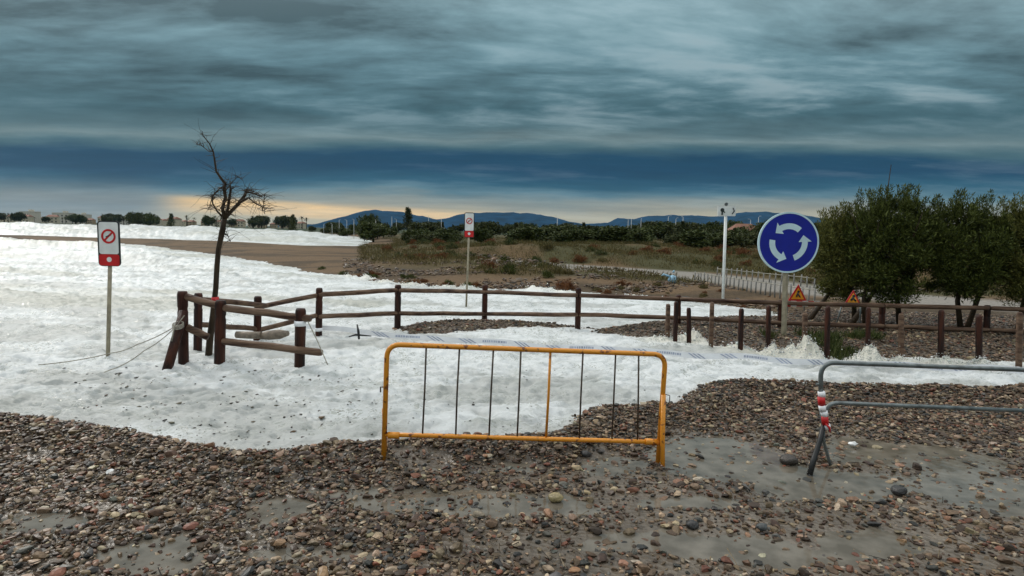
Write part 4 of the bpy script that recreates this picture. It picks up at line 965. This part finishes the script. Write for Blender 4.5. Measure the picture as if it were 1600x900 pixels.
# shrubs on the dunes
def shrub_proto(seed, mat, spiky=.6, flat=.55):
    r = np.random.default_rng(seed); n_ = 26; d_ = r.normal(size=(n_, 3)); d_ /= np.linalg.norm(d_, axis=1)[:, None]; d_[:, 2] = np.abs(d_[:, 2])
    cen = d_ * r.uniform(.2, 1, (n_, 1)) ** .5 * np.array([.8, .7, flat]) + np.array([0, 0, .05]); V, f_ = leaves(cen, r.uniform(.12, .3, n_), 60, .13, .035, spiky, seed)
    t = bpy.data.objects.new('shrub', None); COL.objects.link(t); np_mesh('foliage', V, f_, mat, False, None, t)
    m = MB()
    for k in range(5): a = random.uniform(0, 6.28); m.tube([(0, 0, -.1), (.2 * math.cos(a), .2 * math.sin(a), .2), (.5 * math.cos(a), .45 * math.sin(a), .42)], [.03, .02, .008], 5)
    m.build('stem', bark_m, t); note_kids(t); return t
random.seed(3)
protos = {'green': shrub_proto(1, lm_s), 'rusty': shrub_proto(2, lm_r, .9, .6), 'olive': shrub_proto(3, lm_o, .8, .5), 'dark': shrub_proto(4, lm_d, .5, .6)}
used = set()
def shrub(kind, px_, py_, s_, label, group=None, z=None):
    g = G(px_, py_, .35); z0 = tz_at(g.x, g.y)
    if group and 870 < px_ < 1300 and float(road_d(np.array([g.x]), np.array([g.y]))[0]) < 2.4: return
    pr = protos[kind]; o = copy_tree(pr) if kind in used else pr; used.add(kind)
    o.location = (g.x, g.y, z0 - .04); sc_ = s_ * g.y / F; o.scale = (sc_ * random.uniform(.9, 1.3), sc_, sc_ * random.uniform(.8, 1.2)); o.rotation_euler = (0, 0, random.uniform(0, 6.28)); tag(o, label, 'shrub', group)
    for k_ in ('group',):
        if not group and k_ in o: del o[k_]
shrub('rusty', 883, 438, 24, 'tall rust-coloured bush behind the fence, right of the thin red and white board')
shrub('dark', 795, 424, 22, 'dark bush on the sand directly left of the rust-coloured one')
shrub('dark', 765, 398, 17, 'dark round bush just right of the thin red and white board pole')
shrub('green', 700, 404, 26, 'broad green bush left of the thin red and white board pole')
shrub('rusty', 605, 393, 15, 'reddish brown clump at the left tip of the dune plants beside the surf')
for i in range(150):
    kind = random.choice(('green', 'olive', 'olive', 'dark', 'green', 'rusty', 'rusty')); px_ = random.uniform(610, 1320); hor = HZ + .0227 * (px_ - 800); lo = np.interp(px_, [600, 700, 800, 1000, 1320], [398, 416, 430, 424, 446])
    py_ = random.uniform(hor + 18, lo); s_ = random.uniform(9, 18) * (.6 + .5 * (py_ - hor) / 50)
    shrub(kind, px_, py_, s_, {'green': 'low green shrub on the dune beyond the fence', 'olive': 'low dry olive-coloured shrub on the dune beyond the fence', 'dark': 'low very dark shrub on the dune beyond the fence', 'rusty': 'low rust-brown shrub on the dune beyond the fence'}[kind], 'scattered ' + kind + ' dune shrubs')
for i in range(22):
    px_ = random.uniform(500, 880); py_ = np.interp(px_, [500, 580, 700, 880], [420, 430, 442, 452]) + random.uniform(-5, 2)
    shrub(random.choice(('rusty', 'rusty', 'dark')), px_, py_ - 7, random.uniform(8, 14), 'small reddish clump of torn plants along the foam line beyond the fence', 'torn plants along the far foam line')
for i in range(75):
    px_ = random.uniform(840, 1230); py_ = random.uniform(434, 464) + (px_ - 900) * .03
    shrub(random.choice(('rusty', 'olive')), px_, py_, random.uniform(5, 14), 'small rusty dry shrub on the bank right behind the fence', 'small dry shrubs behind the fence')
for i in range(10):
    px_ = random.uniform(1280, 1600); shrub('olive' if i % 2 else 'green', px_, random.uniform(440, 462), random.uniform(12, 20), 'shrub glimpsed under the dark trees on the right', 'shrubs under the trees on the right')
# grass tufts: low ground cover
n = 46000; py_ = RNG.uniform(0, 1, n); px_ = RNG.uniform(560, 1700, n); hor = HZ + .0227 * (px_ - 800)
gy = RNG.uniform(17, 110, n); 
gx = (px_ - 800) / F * gy; z, sd, (a1, a2, a3, a4), pd = terrain(gx, gy)
dr3 = np.full(gx.shape, 1e9)
for (ax, ay), (bx, by) in zip(road[:-1], road[1:]):
    ex, ey = bx - ax, by - ay; t = np.clip(((gx - ax) * ex + (gy - ay) * ey) / (ex * ex + ey * ey), 0, 1); dr3 = np.minimum(dr3, np.hypot(gx - ax - t * ex, gy - ay - t * ey))
ok = (a4 > 2.2 + 2 * fbm(gx * .3, gy * .3, 3, 50)) & (dr3 > 2.6) & (fbm(gx * .4, gy * .4, 3, 77) > .33)
kz = ss(2.4, 5, dr3); z = z * kz + .22 * (1 - kz)
cen = np.stack([gx, gy, z + .02], 1)[ok]; V, f_ = leaves(cen, np.full(len(cen), .20), 10, .16, .022, 1.3, 6); print('tufts', len(cen))
tag(np_mesh('dune_grass', V, f_, lm_o), kind='stuff')
n = 700; px_ = RNG.uniform(1190, 1440, n); py_ = RNG.uniform(528, 556, n); cen = np.array([tuple(G(a, b, .1)) for a, b in zip(px_, py_)]); q = fbm(cen[:, 0] * 2, cen[:, 1] * 2, 3, 88) > .56; cen = cen[q]
cen[:, 2] = terrain(cen[:, 0], cen[:, 1])[0] + .01; V, f_ = leaves(cen, np.full(len(cen), .05), 14, .12, .012, 1.6, 9); tag(np_mesh('weeds', V, f_, lm_s), kind='stuff')

# ---------------------------------------------------------------- distant trees
def far_proto(kind, seed):
    r = np.random.default_rng(seed)
    t = bpy.data.objects.new({'round': 'broadleaf_tree', 'cone': 'conifer_tree', 'palm': 'palm_tree'}[kind], None); COL.objects.link(t)
    m = MB()
    if kind == 'round':
        n_ = 34; d_ = r.normal(size=(n_, 3)); d_ /= np.linalg.norm(d_, axis=1)[:, None]; cen = d_ * r.uniform(.3, 1, (n_, 1)) ** .5 * np.array([2.6, 2.4, 1.6]) + np.array([0, 0, 3.0]); V, f_ = leaves(cen, r.uniform(.5, 1.0, n_), 110, .42, .22, .3, seed); m.tube([(0, 0, -.5), (.05, 0, 1.5), (.1, 0, 3)], [.2, .15, .08], 6)
    elif kind == 'cone':
        zs = np.linspace(1.2, 8.2, 40); R_ = 1.7 * (1 - (zs - 1) / 8) + .15; a = r.uniform(0, 6.28, 40); cen = np.stack([np.cos(a) * R_ * .6, np.sin(a) * R_ * .6, zs], 1); V, f_ = leaves(cen, R_ * .5 + .1, 40, .6, .22, .1, seed); m.tube([(0, 0, -.5), (0, 0, 8.2)], [.2, .04], 6)
    else:
        V_ = []; f_ = []
        for k in range(26):
            a = r.uniform(0, 6.28); e = r.uniform(-.2, 1.1); p = np.array([0, 0, 6.0]); v = np.array([math.cos(a) * math.cos(e), math.sin(a) * math.cos(e), math.sin(e)]) * .45; s = np.array([-math.sin(a), math.cos(a), 0]) * .22; o = len(V_)
            for j in range(6):
                V_ += [p - s * (1 - j / 6.5), p + s * (1 - j / 6.5)]; p = p + v; v = v + np.array([0, 0, -.11])
            f_ += [(o + 2 * j, o + 2 * j + 1, o + 2 * j + 3, o + 2 * j + 2) for j in range(5)]
        V = np.array(V_); f_ = np.array(f_); m.tube([(0, 0, -.5), (.1, 0, 3), (0, 0, 6)], [.22, .18, .16], 6)
    np_mesh('crown', V, f_, lm_s if seed == 12 else lm_f, False, None, t); m.build('trunk', bark_m, t); note_kids(t); return t
FP = {'round': [far_proto('round', 11), far_proto('round', 12)], 'cone': [far_proto('cone', 13)], 'palm': [far_proto('palm', 14)]}
fused = set()
def far_tree(kind, px_, d, h, label, group=None, wid=1.0):
    pr = random.choice(FP[kind]); o = copy_tree(pr) if pr.name in fused else pr; fused.add(pr.name)
    x = (px_ - 800) / F * d; hb = {'round': 5.0, 'cone': 8.6, 'palm': 7.2}[kind]; s_ = h / hb; o.location = (x, d, tz_at(x, d) - .2); o.scale = (s_ * wid, s_ * wid, s_); o.rotation_euler = (0, 0, random.uniform(0, 6.28)); tag(o, label, 'tree', group)
    if not group and 'group' in o: del o['group']
random.seed(17)
def hpx(px_, py_, d): return P(px_, py_, d).z                       # height of something whose top is seen at py
far_tree('cone', 457, 190, hpx(457, 331, 190), 'lone dark conifer rising left of the hills')
far_tree('cone', 636, 200, hpx(636, 327, 200), 'tall narrow conifer in front of the dip between the left hills', wid=1.2)
far_tree('round', 575, 170, hpx(575, 335, 170), 'biggest round tree in front of the left-hand hill', wid=1.0)
far_tree('round', 212, 330, hpx(212, 328, 330), 'left one of two large dark trees by the far-off town', wid=1.0)
far_tree('round', 236, 330, hpx(236, 331, 330), 'right one of two large dark trees by the far-off town', wid=.9)
far_tree('cone', 268, 330, hpx(268, 333, 330), 'single upright dark tree by the far-off town', wid=1.3)
for i in range(150):
    px_ = random.uniform(480, 1320) if i < 110 else random.uniform(900, 1700); d = random.uniform(85, 240); top = np.interp(px_, [480, 560, 700, 900, 1100, 1300, 1700], [354, 349, 352, 356, 354, 356, 366]) + random.uniform(-5, 6)
    h = max(hpx(px_, top, d), 2.0); kd = 'cone' if random.random() < .22 else 'round'
    far_tree(kd, px_, d, h, 'dark tree in the dense belt below the hills' if kd == 'round' else 'pointed dark tree in the dense belt below the hills', 'trees of the belt below the hills' if kd == 'round' else 'pointed trees of the belt below the hills', random.uniform(1.0, 1.8) if kd == 'round' else 1.1)
for i in range(52):
    px_ = random.uniform(640, 1330); d = random.uniform(58, 88); h = max(hpx(px_, np.interp(px_, [640, 900, 1300], [362, 363, 366]) + random.uniform(-3, 6), d), 1.2)
    far_tree('round', px_, d, h, 'low bushy tree in the thicket on the near side of the dark belt', 'low trees of the thicket before the dark belt', random.uniform(1.2, 2.2))
for i in range(60):
    px_ = random.uniform(-20, 480); d = random.uniform(430, 520); kd = 'palm' if random.random() < .5 else 'round'
    if d < 440: d = 445
    far_tree(kd, px_, d, hpx(px_, random.uniform(334, 342) + (px_ - 300) * .012, d), 'palm tree standing between the pale houses of the far-off town' if kd == 'palm' else 'bushy tree between the pale houses of the far-off town', 'palms of the far-off town' if kd == 'palm' else 'bushy trees of the far-off town')
# ---------------------------------------------------------------- town
wall_m = [new_mat('cream_render', (.50, .44, .32), .8, 0, .1, 1), new_mat('white_render', (.50, .47, .40), .8, 0, .08, 1), new_mat('ochre_render', (.34, .27, .17), .8, 0, .1, 1)]
roof_m = new_mat('clay_roof', (.20, .09, .055), .8, 0, .2, 1); pane_m = new_mat('dark_pane', (.03, .035, .04), .2, 0, .1, 1)
def house_proto(k):
    t = bpy.data.objects.new('house', None); COL.objects.link(t); W, Dp, H = ((9, 8, 6), (14, 9, 9), (8, 7, 5))[k]
    m = MB(); m.box((0, 0, H / 2 - .5), (W, Dp, H + 1)); m.build('wall', wall_m[k], t)
    m = MB()
    if k != 1: m.add([(-W / 2 - .4, -Dp / 2 - .4, H), (W / 2 + .4, -Dp / 2 - .4, H), (W / 2 + .4, Dp / 2 + .4, H), (-W / 2 - .4, Dp / 2 + .4, H), (-W / 2 + 1.5, 0, H + 2), (W / 2 - 1.5, 0, H + 2)], [(0, 1, 5, 4), (1, 2, 5), (2, 3, 4, 5), (3, 0, 4), (3, 2, 1, 0)])
    else: m.box((0, 0, H + .25), (W + .3, Dp + .3, .5)); m.box((2, 0, H + 1.3), (3, 3, 1.6))
    m.build('roof', roof_m if k != 1 else wall_m[1], t)
    for i in range(3 if k != 1 else 4):
        for j in range(2 if k != 1 else 3):
            m = MB(); m.box((-W / 2 + (i + .5) * W / (3 if k != 1 else 4), -Dp / 2 - .03, 1.5 + j * 2.7), (1.1, .12, 1.3)); m.build('window', pane_m, t)
    note_kids(t); return t
HP = [house_proto(k) for k in range(3)]; hu = set(); random.seed(8)
for i in range(34):
    k = random.choice((0, 2, 2, 0, 0, 1)); o = copy_tree(HP[k]) if k in hu else HP[k]; hu.add(k); px_ = -40 + i * 15.5 + random.uniform(-5, 5); d = random.uniform(530, 640); x = (px_ - 800) / F * d
    o.location = (x, d, tz_at(x, d)); o.rotation_euler = (0, 0, random.uniform(-.5, .5)); s_ = random.uniform(.75, 1.1); o.scale = (s_, s_, s_)
    tag(o, ['small cream house with clay roof in the far-off town', 'white flat-roofed block in the far-off town', 'low ochre house with clay roof in the far-off town'][k], 'house', ['cream houses of the far-off town', 'white blocks of the far-off town', 'ochre houses of the far-off town'][k])
# a reddish-roofed house right of the white pole, a pale van-sized kiosk
hs = thing('house', Vector(((1158 - 800) / F * 95, 95, .8)), 'low red-brown roofed hut just right of the white pole beyond the dunes', 'house')
m = MB(); c = hs.location; m.box(c + Vector((0, 0, .9)), (4.4, 3, 2.2)); m.build('wall', new_mat('brick_wall', (.22, .09, .06), .8, 0, .2, 3), hs)
m = MB(); m.add([c + Vector(q) for q in ((-2.5, -1.8, 2.0), (2.5, -1.8, 2.0), (2.5, 1.8, 2.0), (-2.5, 1.8, 2.0), (-1.2, 0, 3.2), (1.2, 0, 3.2))], [(0, 1, 5, 4), (1, 2, 5), (2, 3, 4, 5), (3, 0, 4), (3, 2, 1, 0)]); m.build('roof', roof_m, hs)
m = MB(); m.box(c + Vector((.6, -1.53, 1.1)), (.6, .06, 1.1)); m.build('window', white_p, hs)
# street lamps
lamp_m = new_mat('pale_grey_metal', (.45, .46, .45), .5, .2, .1, 2)
lp_ = bpy.data.objects.new('street_lamp', None); COL.objects.link(lp_)
m = MB(); m.tube([(0, 0, -.3), (0, 0, 6)], [.09, .05], 8); m.build('pole', lamp_m, lp_)
m = MB(); m.tube([(0, 0, 5.9), (.15, 0, 6.15), (.4, 0, 6.22)], .035, 6); m.build('arm', lamp_m, lp_)
m = MB(); m.box((.58, 0, 6.23), (.4, .18, .08)); m.build('lamp_head', lamp_m, lp_); note_kids(lp_)
random.seed(23)
LX = [505, 518, 529, 541, 552, 586, 611, 618, 668, 688, 868, 978, 983, 998, 1040, 1052, 1063, 1168, 1180, 1300]
for i, px_ in enumerate(LX):
    o = lp_ if i == 0 else copy_tree(lp_); d = random.uniform(110, 170); x = (px_ - 800) / F * d; h = hpx(px_, (346 if px_ > 850 else 345) + random.uniform(-5, 3), d); d2 = d
    o.location = (x, d2, tz_at(x, d2)); s_ = h / 6.3; o.scale = (s_ * 1.1, s_ * 1.1, s_); o.rotation_euler = (0, 0, random.uniform(0, 6.28)); tag(o, 'slim pale street lamp rising out of the tree belt below the hills', 'street lamp', 'street lamps in the tree belt')
# white marker boards in the far field
for i, (px_, py_, hh_) in enumerate(((693, 361, 11), (1096, 377, 9), (1084, 384, 12), (1149, 378, 8))):
    d = 80; c = P(px_, py_, d); nm = ['left of the thin red and white board', 'higher of two left of the white pole', 'lower of two left of the white pole', 'just right of the white pole'][i]
    t = thing('marker_board', (c.x, c.y, tz_at(c.x, c.y)), 'small white board across the dunes, ' + nm, 'sign')
    m = MB(); m.box((c.x, c.y, c.z), (.32, .05, hh_ * d / F)); m.build('board', white_p, t); m = MB(); m.tube([(c.x, c.y + .05, t.location.z - .2), (c.x, c.y + .05, c.z)], .04, 6); m.build('post', post_g, t)

# ---------------------------------------------------------------- haze
HAZE = 0.00003
if HAZE:
    hm_ = bpy.data.materials.new('haze_air'); hm_.use_nodes = True; t = hm_.node_tree; t.nodes.clear()
    v = t.nodes.new('ShaderNodeVolumePrincipled'); v.inputs['Color'].default_value = (.45, .75, 1, 1); v.inputs['Density'].default_value = HAZE; v.inputs['Anisotropy'].default_value = 0
    o_ = t.nodes.new('ShaderNodeOutputMaterial'); t.links.new(v.outputs[0], o_.inputs['Volume'])
    m = MB(); zmax = 260; m.box((0, 3000, zmax / 2 - 4), (26000, 13000, zmax + 8)); hz = m.build('haze', hm_); tag(hz, kind='stuff')
